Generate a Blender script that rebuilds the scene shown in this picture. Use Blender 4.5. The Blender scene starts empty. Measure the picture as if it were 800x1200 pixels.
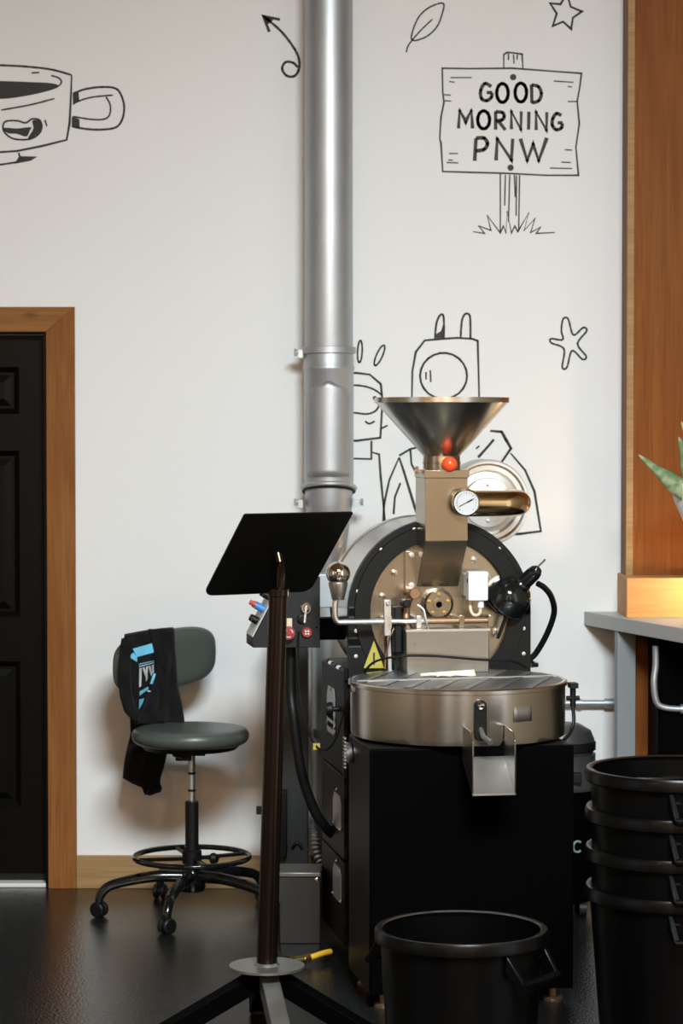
import bpy, bmesh, math, random
from mathutils import Vector, Matrix, Euler

random.seed(7)
R = math.radians
C = bpy.context.scene.collection
SC = bpy.context.scene

# ------------------------------------------------------------------ camera
CAMZ, FPX, TILT = 1.70, 85 / 36 * 1200, math.atan(100 / (85 / 36 * 1200))
cam = bpy.data.cameras.new('camera')
cam.sensor_fit = 'VERTICAL'; cam.sensor_height = 36; cam.sensor_width = 24
cam.lens = 85; cam.clip_end = 60
cam.dof.use_dof = True; cam.dof.focus_distance = 7.2; cam.dof.aperture_fstop = 5.0
camo = bpy.data.objects.new('camera', cam); C.objects.link(camo)
camo.location = (0, 0, CAMZ); camo.rotation_euler = (math.pi / 2 - TILT, 0, 0)
SC.camera = camo

# ------------------------------------------------------------------ world, lights, exposure
SC.view_settings.view_transform = 'Standard'; SC.view_settings.look = 'None'
SC.view_settings.gamma = 1; SC.view_settings.use_curve_mapping = False
SC.view_settings.exposure = 0.0
w = bpy.data.worlds.new('world'); SC.world = w; w.use_nodes = True
w.node_tree.nodes['Background'].inputs[0].default_value = (.75, .85, 1, 1)
w.node_tree.nodes['Background'].inputs[1].default_value = .6

def area(name, loc, rot, sx, sy, power, col):
    l = bpy.data.lights.new(name, 'AREA'); l.shape = 'RECTANGLE'; l.size = sx; l.size_y = sy
    l.energy = power; l.color = col
    o = bpy.data.objects.new(name, l); C.objects.link(o)
    o.location = loc; o.rotation_euler = [R(a) for a in rot]
    return o
WIN = [(-2.6, -1.2), (.6, 2.0)]
for i, (a, b) in enumerate(WIN):           # warm fill at the two windows added behind the camera
    area('added_window_fill', ((a + b) / 2, -2.93, 1.65), (90, 0, 0), b - a, 3.2, 14, (1, .84, .62))
area('added_side_fill', (-3.93, 3.6, 2.1), (0, -90, 0), 2.4, 2.2, 9, (1, .9, .78))  # weak fill at the unseen left opening, added
ROOF_KEY = (.7, 3.0, 3.9)                     # added roof light: unseen key that throws the chair's shadow on the wall
area('added_roof_key', ROOF_KEY, (15, 0, 0), 1.5, 1.1, 675, (.845, .955, 1))
area('added_right_fill', (2.55, 4.5, 1.5), (0, 90, 0), 2.9, 1.5, 15, (1, .95, .86))  # added unseen emitter, reflects as a bright band in the tray
# the added fill pendants' own light is in their builder below

# ------------------------------------------------------------------ pixel helpers
def px(x, y, d):
    cx, cy = (x - 400) / FPX, (600 - y) / FPX
    v = Vector((cx, math.cos(TILT) + cy * math.sin(TILT), -math.sin(TILT) + cy * math.cos(TILT)))
    return Vector((0, 0, CAMZ)) + v * (d / v.y)
MO, MYAW = Vector((.081, 6.99, 0)), R(9.5)           # roaster frame: front left floor corner
MROT = Matrix.Rotation(MYAW, 3, 'Z')
def ml(x, y, c):
    """point of the roaster's own plane local y = c seen at a photo pixel, in roaster coordinates"""
    o = MROT.transposed() @ (Vector((0, 0, CAMZ)) - MO)
    p = MROT.transposed() @ (px(x, y, 7) - Vector((0, 0, CAMZ)))
    return o + p * ((c - o.y) / p.y)

# ------------------------------------------------------------------ materials
def mat(name, col, rough=.5, metal=0., noise=None, bump=None, spec=.5, coat=0., aniso=None, emit=None, sheen=0):
    m = bpy.data.materials.new(name); m.use_nodes = True
    nt = m.node_tree; N = nt.nodes; L = nt.links; b = N['Principled BSDF']
    b.inputs['Base Color'].default_value = (*col, 1); b.inputs['Roughness'].default_value = rough
    b.inputs['Metallic'].default_value = metal; b.inputs['Specular IOR Level'].default_value = spec
    b.inputs['Coat Weight'].default_value = coat
    if sheen: b.inputs['Sheen Weight'].default_value = sheen
    if emit:
        b.inputs['Emission Color'].default_value = (*emit[0], 1); b.inputs['Emission Strength'].default_value = emit[1]
    tc = N.new('ShaderNodeTexCoord')
    def nz(scale, sc3, detail=4):
        mp = N.new('ShaderNodeMapping'); mp.inputs['Scale'].default_value = sc3
        L.new(tc.outputs['Object'], mp.inputs['Vector'])
        n = N.new('ShaderNodeTexNoise'); n.inputs['Scale'].default_value = scale; n.inputs['Detail'].default_value = detail
        L.new(mp.outputs[0], n.inputs['Vector']); return n
    if noise:                                          # (scale, xyz stretch, second colour, lo, hi)
        n = nz(noise[0], noise[1]); r = N.new('ShaderNodeValToRGB')
        r.color_ramp.elements[0].position = noise[3]; r.color_ramp.elements[1].position = noise[4]
        r.color_ramp.elements[0].color = (*col, 1); r.color_ramp.elements[1].color = (*noise[2], 1)
        L.new(n.outputs['Fac'], r.inputs[0]); L.new(r.outputs[0], b.inputs['Base Color'])
    if bump:                                           # (scale, stretch, strength, distance)
        n = nz(bump[0], bump[1]); bp = N.new('ShaderNodeBump')
        bp.inputs['Strength'].default_value = bump[2]; bp.inputs['Distance'].default_value = bump[3]
        L.new(n.outputs['Fac'], bp.inputs['Height']); L.new(bp.outputs[0], b.inputs['Normal'])
    if aniso:                                          # streaky roughness of brushed sheet: (scale, stretch, lo, hi)
        n = nz(aniso[0], aniso[1]); mr = N.new('ShaderNodeMapRange')
        mr.inputs[3].default_value = aniso[2]; mr.inputs[4].default_value = aniso[3]
        L.new(n.outputs['Fac'], mr.inputs[0]); L.new(mr.outputs[0], b.inputs['Roughness'])
    return m

def wood(name, c1, c2, c3, axis=2, rough=.55, ring=9):
    m = bpy.data.materials.new(name); m.use_nodes = True
    nt = m.node_tree; N = nt.nodes; L = nt.links; b = N['Principled BSDF']; b.inputs['Roughness'].default_value = rough; b.inputs['Specular IOR Level'].default_value = .08
    tc = N.new('ShaderNodeTexCoord'); mp = N.new('ShaderNodeMapping')
    s = [1, 1, 1]; s[axis] = .09; mp.inputs['Scale'].default_value = s
    L.new(tc.outputs['Object'], mp.inputs[0])
    n1 = N.new('ShaderNodeTexNoise'); n1.inputs['Scale'].default_value = ring; n1.inputs['Detail'].default_value = 3
    n1.inputs['Distortion'].default_value = .6
    L.new(mp.outputs[0], n1.inputs[0])
    mu = N.new('ShaderNodeMath'); mu.operation = 'MULTIPLY'; mu.inputs[1].default_value = 9
    L.new(n1.outputs[0], mu.inputs[0])
    sn = N.new('ShaderNodeMath'); sn.operation = 'PINGPONG'; sn.inputs[1].default_value = 1
    L.new(mu.outputs[0], sn.inputs[0])
    mp2 = N.new('ShaderNodeMapping'); s2 = [1, 1, 1]; s2[axis] = .03; mp2.inputs['Scale'].default_value = s2
    L.new(tc.outputs['Object'], mp2.inputs[0])
    n2 = N.new('ShaderNodeTexNoise'); n2.inputs['Scale'].default_value = 160; n2.inputs['Detail'].default_value = 2
    L.new(mp2.outputs[0], n2.inputs[0])
    r = N.new('ShaderNodeValToRGB'); r.color_ramp.elements[0].color = (*c1, 1); r.color_ramp.elements[1].color = (*c2, 1)
    r.color_ramp.elements[0].position = .1; r.color_ramp.elements[1].position = .95
    L.new(sn.outputs[0], r.inputs[0])
    mx = N.new('ShaderNodeMixRGB'); mx.inputs[2].default_value = (*c3, 1)
    mr = N.new('ShaderNodeMapRange'); mr.inputs[1].default_value = .45; mr.inputs[2].default_value = .75; mr.inputs[4].default_value = .55
    L.new(n2.outputs[0], mr.inputs[0]); L.new(mr.outputs[0], mx.inputs[0]); L.new(r.outputs[0], mx.inputs[1])
    # scattered knots
    vo = N.new('ShaderNodeTexVoronoi'); vo.inputs['Scale'].default_value = 2.6
    mp3 = N.new('ShaderNodeMapping'); s3 = [1.6, 1.6, 1.6]; s3[axis] = .8; mp3.inputs['Scale'].default_value = s3
    L.new(tc.outputs['Object'], mp3.inputs[0]); L.new(mp3.outputs[0], vo.inputs['Vector'])
    kr = N.new('ShaderNodeMapRange'); kr.inputs[1].default_value = .02; kr.inputs[2].default_value = .075
    kr.inputs[3].default_value = .75; kr.inputs[4].default_value = 0
    L.new(vo.outputs['Distance'], kr.inputs[0])
    mk = N.new('ShaderNodeMixRGB'); mk.inputs[2].default_value = (c1[0] * .35, c1[1] * .3, c1[2] * .3, 1)
    L.new(kr.outputs[0], mk.inputs[0]); L.new(mx.outputs[0], mk.inputs[1])
    L.new(mk.outputs[0], b.inputs['Base Color'])
    bp = N.new('ShaderNodeBump'); bp.inputs['Strength'].default_value = .12; bp.inputs['Distance'].default_value = .002
    L.new(n2.outputs[0], bp.inputs['Height']); L.new(bp.outputs[0], b.inputs['Normal'])
    return m

M = {}
M['wall'] = mat('wall_paint', (.795, .80, .80), .8, bump=(220, (1, 1, 1), .12, .002))
M['darkwall'] = mat('dark_wall_paint', (.05, .045, .04), .8)
M['whiteback'] = mat('tan_side_paint', (.34, .26, .17), .8)
M['ink'] = mat('mural_ink', (.014, .014, .012), .6)
M['floor'] = mat('dark_epoxy_floor', (.009, .0095, .0095), .17, noise=(210, (1, 1, 1), (.085, .087, .085), .60, .72), bump=(105, (1, 1, 1), .42, .004), spec=.6)  # epoxy speckle, strengthened in colour to give glints of reflected light
M['ceil'] = wood('ceiling_boards', (.30, .17, .08), (.36, .21, .10), (.22, .12, .06), 0)
M['fir'] = wood('fir_casing', (.22, .088, .025), (.27, .115, .034), (.14, .05, .012), 2)
M['firx'] = wood('fir_casing_horizontal', (.25, .11, .036), (.29, .135, .045), (.17, .07, .02), 0)
M['base'] = wood('baseboard_fir', (.34, .21, .10), (.39, .25, .12), (.24, .14, .06), 0)
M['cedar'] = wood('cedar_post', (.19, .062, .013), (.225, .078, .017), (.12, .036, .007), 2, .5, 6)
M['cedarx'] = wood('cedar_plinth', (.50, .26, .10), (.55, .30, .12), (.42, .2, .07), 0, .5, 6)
M['blackdoor'] = mat('black_door_paint', (.0016, .0013, .0011), .4, spec=.12)
M['white'] = mat('white_paint', (.75, .75, .74), .5)
M['steel'] = mat('brushed_stainless', (.60, .575, .53), .27, 1, aniso=(9, (1, 1, 40), .2, .28))
M['steel_h'] = mat('brushed_stainless_flat', (.42, .405, .37), .33, 1, aniso=(60, (1, 12, 1), .24, .36))
M['steelwarm'] = mat('heat_tinted_stainless', (.47, .42, .34), .24, 1, noise=(2.2, (1, 1, 1), (.37, .31, .23), .35, .7))
M['pipewarm'] = mat('straw_tinted_pipe', (.60, .44, .25), .16, 1)
M['galv'] = mat('galvanised_sheet', (.47, .49, .51), .46, .75, noise=(14, (1, 1, .4), (.42, .44, .46), .3, .7), aniso=(30, (1, 1, .2), .42, .52))
M['zinc'] = mat('dull_zinc_pipe', (.50, .54, .54), .45, .5)
M['alu'] = mat('bare_aluminium', (.72, .72, .71), .38, 1)
M['chrome'] = mat('polished_chrome', (.72, .7, .67), .06, 1)
M['rod'] = mat('light_steel_rod', (.7, .7, .69), .35, 1)
M['copper'] = mat('worn_copper_brown', (.33, .2, .12), .4, .8)
M['brass'] = mat('brass_fitting', (.55, .40, .14), .3, 1)
M['black'] = mat('black_powder_coat', (.0009, .0009, .001), .5, spec=.02)
M['blackgloss'] = mat('gloss_black_enamel', (.006, .007, .007), .12, spec=.6)
M['bezel'] = mat('charcoal_bezel', (.0032, .0037, .0036), .45, spec=.25)
M['cab'] = mat('dark_brown_black_panel', (.0045, .0036, .0033), .45, spec=.15)
M['console'] = mat('charcoal_console', (.012, .0125, .013), .5, spec=.3)
M['darkgrey'] = mat('dark_grey_enclosure', (.03, .033, .036), .5)
M['greybox'] = mat('dark_steel_box', (.045, .042, .04), .4, .4)
M['lightpanel'] = mat('light_grey_panel', (.62, .62, .60), .5)
M['plastic'] = mat('black_bin_plastic', (.0011, .0011, .0012), .28, spec=.15, bump=(300, (1, 1, 1), .08, .001))
M['rubber'] = mat('black_rubber', (.004, .004, .004), .5, spec=.3)
M['vinyl'] = mat('grey_green_vinyl', (.062, .075, .067), .36, bump=(260, (1, 1, 1), .06, .001))
M['cloth'] = mat('black_sweatshirt_cloth', (.010, .010, .0105), .95, sheen=.04, bump=(500, (1, 1, 1), .3, .001), spec=.1)
M['blue'] = mat('sky_blue_print', (.17, .56, .80), .8)
M['print'] = mat('pale_grey_print', (.45, .50, .52), .8)
M['rust'] = mat('raw_steel_tube', (.030, .019, .014), .22, .9, noise=(9, (1, 1, .15), (.085, .034, .014), .5, .75), bump=(60, (1, 1, .3), .08, .001))
M['standplate'] = mat('black_steel_plate', (.0025, .0022, .0021), .4, spec=.3, noise=(4, (1, 1, 1), (.006, .0055, .005), .45, .8))
M['rawsteel'] = mat('bare_mild_steel', (.34, .33, .31), .38, .9, noise=(8, (1, 1, 1), (.24, .23, .21), .4, .7))
M['red'] = mat('dull_red_plastic', (.30, .035, .03), .4)
M['redbright'] = mat('red_button', (.62, .06, .03), .4)
M['orange'] = mat('orange_red_ball', (.82, .085, .02), .22, coat=.4)
M['bluebtn'] = mat('blue_button', (.05, .22, .55), .4)
M['whiteplastic'] = mat('white_plastic', (.80, .80, .82), .45)
M['cream'] = mat('cream_cable', (.66, .58, .42), .5)
M['gauge'] = mat('gauge_dial', (.52, .53, .54), .4)
M['yellow'] = mat('warning_yellow', (.42, .36, .06), .5)
M['hose'] = mat('yellow_gas_hose', (.72, .42, .03), .4)
M['paper'] = mat('pale_yellow_paper', (.82, .82, .55), .7)
M['counter'] = mat('grey_laminate', (.40, .40, .39), .38)
M['counterleg'] = mat('grey_painted_leg', (.26, .28, .29), .5)
M['ceramic'] = mat('white_ceramic', (.82, .80, .76), .3)
M['leaf'] = mat('snake_plant_leaf', (.15, .24, .12), .4, noise=(30, (1, 1, 1.2), (.36, .42, .25), .42, .62))
M['soil'] = mat('potting_soil', (.03, .02, .012), .9)
M['lampshade'] = mat('warm_lamp_bulb', (.9, .8, .6), .5, emit=((1, .70, .36), 9))
M['diffuser'] = mat('led_diffuser', (.9, .9, .9), .5, emit=((1, .93, .82), 6))
M['vac'] = mat('dark_grey_vacuum_plastic', (.035, .037, .036), .38)
M['lidreflect'] = mat('lid_reflection_tone', (.19, .19, .195), .42, .8)  # paler lid metal for the painted reflection bands
M['lid'] = mat('perforated_lid', (.13, .13, .135), .42, .8, noise=(40, (1, 1, 1), (.095, .095, .10), .4, .6), bump=(420, (1, 1, 1), .5, .001))

# ------------------------------------------------------------------ mesh builder
class MB:
    def __init__(s): s.v = []; s.f = []
    def add(s, vs, fs):
        o = len(s.v); s.v += [Vector(p) for p in vs]; s.f += [[i + o for i in f] for f in fs]; return s
    def box(s, x0, x1, y0, y1, z0, z1):
        return s.add([(x0,y0,z0),(x1,y0,z0),(x1,y1,z0),(x0,y1,z0),(x0,y0,z1),(x1,y0,z1),(x1,y1,z1),(x0,y1,z1)],
                     [(0,3,2,1),(4,5,6,7),(0,1,5,4),(1,2,6,5),(2,3,7,6),(3,0,4,7)])
    def bar(s, p0, p1, w, h, up=(0, 0, 1)):
        p0, p1 = Vector(p0), Vector(p1); t = (p1 - p0).normalized(); a = t.cross(Vector(up)).normalized(); b = a.cross(t)
        c = [p + a * sx * w / 2 + b * sy * h / 2 for p in (p0, p1) for sx, sy in ((-1,-1),(1,-1),(1,1),(-1,1))]
        return s.add(c, [(0,1,2,3),(4,7,6,5),(0,4,5,1),(1,5,6,2),(2,6,7,3),(3,7,4,0)])
    def prism(s, pts, vec):
        n = len(pts); vec = Vector(vec); pts = [Vector(p) for p in pts]
        return s.add(pts + [p + vec for p in pts], [list(range(n)), list(range(2*n-1, n-1, -1))] + [(i, (i+1) % n, (i+1) % n + n, i + n) for i in range(n)])
    def lathe(s, prof, c=(0, 0, 0), axis=(0, 0, 1), seg=32, a0=0., a1=2*math.pi):
        ax = Vector(axis).normalized(); c = Vector(c)
        u = ax.orthogonal().normalized() if abs(ax.z) < .99 else Vector((1, 0, 0)); v = ax.cross(u)
        full = abs(a1 - a0 - 2*math.pi) < 1e-6; k = seg if full else seg + 1
        vs = []; rings = []
        for r, h in prof:
            if r < 1e-6: rings.append([len(vs)]); vs.append(c + ax * h)
            else:
                rings.append(list(range(len(vs), len(vs) + k)))
                for i in range(k):
                    a = a0 + (a1 - a0) * i / seg; vs.append(c + ax*h + (u*math.cos(a) + v*math.sin(a))*r)
        fs = []
        for A, B in zip(rings, rings[1:]):
            for i in range(seg):
                j = (i + 1) % k
                if len(A) == 1 and len(B) == 1: continue
                if len(A) == 1: fs.append((A[0], B[i], B[j]))
                elif len(B) == 1: fs.append((A[i], A[j], B[0]))
                else: fs.append((A[i], A[j], B[j], B[i]))
        return s.add(vs, fs)
    def cyl(s, p0, p1, r0, r1=None, seg=20):
        p0, p1 = Vector(p0), Vector(p1); h = (p1 - p0).length; r1 = r0 if r1 is None else r1
        return s.lathe([(0, 0), (r0, 0), (r1, h), (0, h)], p0, p1 - p0, seg)
    def tube(s, path, r, seg=10, closed=False):
        P = [Vector(p) for p in path]; n = len(P); rs = r if isinstance(r, (list, tuple)) else [r] * n
        T = [((P[(i+1) % n] if closed or i < n-1 else P[i]) - (P[i-1] if closed or i > 0 else P[i])).normalized() for i in range(n)]
        u = T[0].orthogonal().normalized(); vs = []
        for i in range(n):
            u = (u - T[i] * u.dot(T[i])).normalized(); v = T[i].cross(u)
            vs += [P[i] + (u*math.cos(2*math.pi*k/seg) + v*math.sin(2*math.pi*k/seg))*rs[i] for k in range(seg)]
        fs = [(i*seg+k, i*seg+(k+1) % seg, ((i+1) % n)*seg+(k+1) % seg, ((i+1) % n)*seg+k) for i in range(n if closed else n-1) for k in range(seg)]
        if not closed: fs += [list(range(seg))[::-1], list(range((n-1)*seg, n*seg))]
        return s.add(vs, fs)
    def ball(s, c, r, seg=20, sz=(1, 1, 1)):
        o = len(s.v); s.lathe([(0, -1)] + [(math.cos(R(a)), math.sin(R(a))) for a in range(-75, 76, 15)] + [(0, 1)], (0, 0, 0), (0, 0, 1), seg)
        for i in range(o, len(s.v)): s.v[i] = Vector((s.v[i].x*sz[0]*r, s.v[i].y*sz[1]*r, s.v[i].z*sz[2]*r)) + Vector(c)
        return s
    def grid(s, rows):
        n = len(rows[0]); return s.add([p for r in rows for p in r], [(i*n+j, i*n+j+1, (i+1)*n+j+1, (i+1)*n+j) for i in range(len(rows)-1) for j in range(n-1)])
    def build(s, name, m, parent=None, bevel=0., bseg=2, sharp=35, solid=0., subd=0, recalc=True):
        me = bpy.data.meshes.new(name); me.from_pydata([tuple(p) for p in s.v], [], s.f)
        if recalc:
            bm = bmesh.new(); bm.from_mesh(me); bmesh.ops.remove_doubles(bm, verts=bm.verts, dist=1e-6)
            bmesh.ops.recalc_face_normals(bm, faces=bm.faces); bm.to_mesh(me); bm.free()
        me.polygons.foreach_set('use_smooth', [True] * len(me.polygons)); me.set_sharp_from_angle(angle=R(sharp))
        me.materials.append(M[m] if isinstance(m, str) else m); me.update()
        o = bpy.data.objects.new(name, me); C.objects.link(o)
        if parent: o.parent = parent
        if solid: md = o.modifiers.new('solid', 'SOLIDIFY'); md.thickness = solid; md.offset = 0
        if bevel: md = o.modifiers.new('bevel', 'BEVEL'); md.width = bevel; md.segments = bseg; md.limit_method = 'ANGLE'; md.angle_limit = R(40)
        if subd: md = o.modifiers.new('sub', 'SUBSURF'); md.levels = subd; md.render_levels = subd
        return o

def spline(pts, k=8, closed=False):
    P = [Vector(p) for p in pts]; n = len(P); out = []
    for i in range(n if closed else n - 1):
        g = (lambda j: P[j % n]) if closed else (lambda j: P[min(max(j, 0), n - 1)])
        a, b, c, d = g(i-1), g(i), g(i+1), g(i+2)
        for q in range(k):
            t = q / k
            out.append(.5 * ((2*b) + (c-a)*t + (2*a-5*b+4*c-d)*t*t + (3*b-a-3*c+d)*t**3))
    if not closed: out.append(P[-1])
    return out
def tag(o, label, cat=None, group=None, kind=None):
    o['label'] = label
    if cat: o['category'] = cat
    if group: o['group'] = group
    if kind: o['kind'] = kind
    return o
def empty(name, loc=(0, 0, 0), rz=0., label=None, cat=None, group=None):
    o = bpy.data.objects.new(name, None); C.objects.link(o); o.location = loc; o.rotation_euler = (0, 0, rz)
    o.empty_display_size = .1
    if label: tag(o, label, cat, group)
    return o
def struct(o, label, cat): return tag(o, label, cat, None, 'structure')
def copy_tree(o, parent=None):
    c = o.copy(); C.objects.link(c); c.parent = parent
    for ch in [x for x in bpy.data.objects if x.parent == o]: copy_tree(ch, c)
    return c

# ================================================================== the room
WY = 8.87
XL, XR, YF, ZC = -4.0, 2.6, -3.0, 4.0
struct(MB().box(XL-.1, XR+.1, YF-.1, WY+.2, -.1, 0).build('floor', 'floor'), 'dark speckled glossy epoxy floor', 'floor')
struct(MB().box(XL-.1, XR+.1, YF-.1, WY+.2, ZC, ZC+.1).build('ceiling', 'ceil'), 'brown wooden board ceiling', 'ceiling')
# back wall with the door opening
DX0, DX1, DZ = px(56, 700, WY).x - .83, px(56, 700, WY).x, px(56, 389, WY).z
b = MB().box(XL-.1, DX0, WY, WY+.2, 0, ZC).box(DX1, XR+.1, WY, WY+.2, 0, ZC).box(DX0, DX1, WY, WY+.2, DZ, ZC)
struct(b.build('wall_back', 'wall'), 'off-white wall with black line murals', 'wall')
b = MB().box(XL-.1, XL, YF, 2.5, 0, ZC).box(XL-.1, XL, 4.7, WY, 0, ZC).box(XL-.1, XL, 2.5, 4.7, 0, .9).box(XL-.1, XL, 2.5, 4.7, 3.3, ZC)
struct(b.build('wall_left', 'whiteback'), 'plain tan side wall', 'wall')
b = MB().box(XR, XR+.1, YF, 3.75, 0, ZC).box(XR, XR+.1, 5.25, WY, 0, ZC).box(XR, XR+.1, 3.75, 5.25, 0, .04).box(XR, XR+.1, 3.75, 5.25, 3.0, ZC)
struct(b.build('wall_right', 'whiteback'), 'plain tan side wall beyond the counter', 'wall')
b = MB().box(XL, WIN[0][0], YF-.1, YF, 0, ZC).box(WIN[0][1], WIN[1][0], YF-.1, YF, 0, ZC).box(WIN[1][1], XR, YF-.1, YF, 0, ZC)
for a, c in WIN: b.box(a, c, YF-.1, YF, 0, .04).box(a, c, YF-.1, YF, 3.3, ZC)
struct(b.build('wall_front', 'darkwall'), 'dark wall with openings for two added windows', 'wall')
def added_window(n, x0, x1, z0, z1, y, ax):  # frames out of view, added to supply light and reflections
    f = lambda a, c, za, zb: ((a, c, y-.08, y-.03) if ax == 'x' else (y-.08, y-.03, a, c)) + (za, zb)
    o = MB().box(*f(x0, x0+.06, z0, z1)).box(*f(x1-.06, x1, z0, z1)).box(*f(x0, x1, z0, z0+.06)).box(*f(x0, x1, z1-.06, z1)).build(f'added_window_{n}', 'black', bevel=.003)
    mx = (x0 + x1) / 2
    MB().box(*f(mx-.02, mx+.02, z0+.06, z1-.06)).box(*f(x0+.06, x1-.06, (z0+z1)/2-.02, (z0+z1)/2+.02)).build('mullion', 'black', o)
    struct(o, 'tall black framed opening added to light the room', 'added_window')
for i, (a, c) in enumerate(WIN): added_window(i + 1, a, c, .04, 3.3, YF, 'x')
added_window(3, 2.5, 4.7, .9, 3.3, XL, 'y')
added_window(5, 3.75, 5.25, .04, 3.0, XR+.1, 'y')

# door: slab with six recessed raised panels
dl, dr, dy = DX0 + .005, DX1 - .005, WY + .07
zb = px(30, 1027, dy).z; zt = DZ - .009
def dpz(y): return px(20, y, dy).z
rows = [(430, 485), (528, 723), (775, 946)]
pr = px(23, 600, dy).x; pw = .235; stile = dr - pr
cols = [(pr - pw, pr), (dl + stile, dl + stile + pw)]
d = MB(); xs = sorted([dl, dr] + [v for c in cols for v in c]); zs = sorted([zb, zt] + [dpz(v) for r in rows for v in r])
hole = lambda x, z: any(a < x < c for a, c in cols) and any(dpz(r[1]) < z < dpz(r[0]) for r in rows)
for xa, xb in zip(xs, xs[1:]):
    for za, zc in zip(zs, zs[1:]):
        if not hole((xa+xb)/2, (za+zc)/2): d.box(xa, xb, dy, dy+.04, za, zc)
door = struct(d.build('door_1', 'blackdoor'), 'black six-panel door with timber casing', 'door')
for a, c in cols:
    for r in rows:
        z0, z1 = dpz(r[1]), dpz(r[0]); q = MB(); rings = []
        for ins, dep in ((0, 0), (.008, .006), (.02, .014), (.03, .014), (.055, .004)):
            rings.append([(a+ins, dy+dep, z0+ins), (c-ins, dy+dep, z0+ins), (c-ins, dy+dep, z1-ins), (a+ins, dy+dep, z1-ins)])
        q.v = [Vector(p) for k in rings for p in k]
        q.f = [(i*4+j, i*4+(j+1) % 4, (i+1)*4+(j+1) % 4, (i+1)*4+j) for i in range(4) for j in range(4)] + [(16, 17, 18, 19)]
        q.build('door_panel', 'blackdoor', door, sharp=10)
MB().box(dl, dr, dy-.008, dy, zb-.012, zb+.012).build('door_sweep', 'rubber', door)
MB().lathe([(0, 0), (.028, 0), (.028, .006), (.012, .012), (.012, .035), (.027, .05), (.026, .068), (0, .075)], (dl+.07, dy, .95), (0, -1, 0), 20).build('door_knob', 'chrome', door)
struct(MB().box(DX0, DX1, WY, WY+.14, 0, zb-.013).build('trim_3', 'white', bevel=.003), 'white sill under the black door', 'door sill')
# casing
cw = px(89, 700, WY).x - DX1; ct = px(40, 360, WY).z - DZ; cy0 = WY - .022
b = MB().prism([(DX1, cy0, 0), (DX1+cw, cy0, 0), (DX1+cw, cy0, DZ+ct), (DX1, cy0, DZ)], (0, .0225, 0))
cas = struct(b.build('trim_1', 'fir', bevel=.0015), 'mitred natural timber casing around the black door', 'door casing')
MB().prism([(DX0, cy0, DZ), (DX1, cy0, DZ), (DX1+cw, cy0, DZ+ct), (DX0-cw, cy0, DZ+ct)], (0, .0225, 0)).build('head_casing', 'firx', cas, bevel=.0015)
MB().prism([(DX0-cw, cy0, 0), (DX0, cy0, 0), (DX0, cy0, DZ), (DX0-cw, cy0, DZ+ct)], (0, .0225, 0)).build('side_casing', 'fir', cas, bevel=.0015)
MB().box(DX0, DX1, WY+.002, WY+.19, DZ-.007, DZ-.0002).box(DX1-.012, DX1, WY, WY+.19, 0, DZ).box(DX0, DX0+.0045, WY, WY+.19, 0, DZ).build('door_jamb', 'blackdoor', cas)
bbh = px(200, 1002, WY).z
struct(MB().box(DX1+cw, 1.0, WY-.018, WY, 0, bbh).build('baseboard_back', 'base', bevel=.0015), 'light timber baseboard along the off-white wall', 'baseboard')
# timber post and plinth at the right
PXL, PYF = px(728, 400, WY).x, 8.71
post = struct(MB().box(PXL, XR, PYF, WY, 0, ZC).build('trim_2', 'cedar', bevel=.004), 'tall reddish cedar panelled post above the counter', 'timber post')
MB().box(PXL, px(742, 400, PYF).x, PYF-.006, PYF, 0, ZC).build('edge_strip', 'base', post, bevel=.001)
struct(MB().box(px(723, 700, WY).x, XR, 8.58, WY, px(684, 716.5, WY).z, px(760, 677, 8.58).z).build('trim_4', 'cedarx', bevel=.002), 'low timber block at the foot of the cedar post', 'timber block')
# frame of the added roof light and made-up warm fill pendants (all out of view above and behind the camera)
fx_, fy_ = ROOF_KEY[0], ROOF_KEY[1]
sk = MB().box(fx_-.85, fx_-.77, fy_-.65, fy_+.65, 3.72, ZC).box(fx_+.77, fx_+.85, fy_-.65, fy_+.65, 3.72, ZC).box(fx_-.77, fx_+.77, fy_-.65, fy_-.58, 3.72, ZC).box(fx_-.77, fx_+.77, fy_+.58, fy_+.65, 3.9, ZC).build('added_window_4', 'white')
struct(sk, 'white frame of the unseen key light added in the board ceiling', 'roof light')
cl = empty('added_pendant', (0, 0, 0), 0, 'unseen pendant with a dark dome shade, added for warm fill', 'pendant lamp', 'added warm fill pendants')
MB().cyl((0, 0, .12), (0, 0, ZC-2.75), .006).build('cord', 'rubber', cl)
MB().lathe([(.03, .12), (.06, .11), (.15, .06), (.20, -.02), (.195, -.02), (.145, .05), (.03, .10)], seg=32).build('shade', 'black', cl)
MB().ball((0, 0, .02), .045, 16).build('bulb', 'lampshade', cl)
for i, (x, y) in enumerate([(-2.2, 1.6), (-.4, -.8), (1.6, -.8)]):
    o = cl if i == 0 else copy_tree(cl)
    o.location = (x, y, 2.75)
    p_ = bpy.data.lights.new('added_pendant_glow', 'POINT'); p_.energy = 75; p_.color = (1, .50, .14); p_.shadow_soft_size = .05
    po = bpy.data.objects.new('added_pendant_glow', p_); C.objects.link(po); po.parent = o; po.location = (0, 0, -.06)

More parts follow.
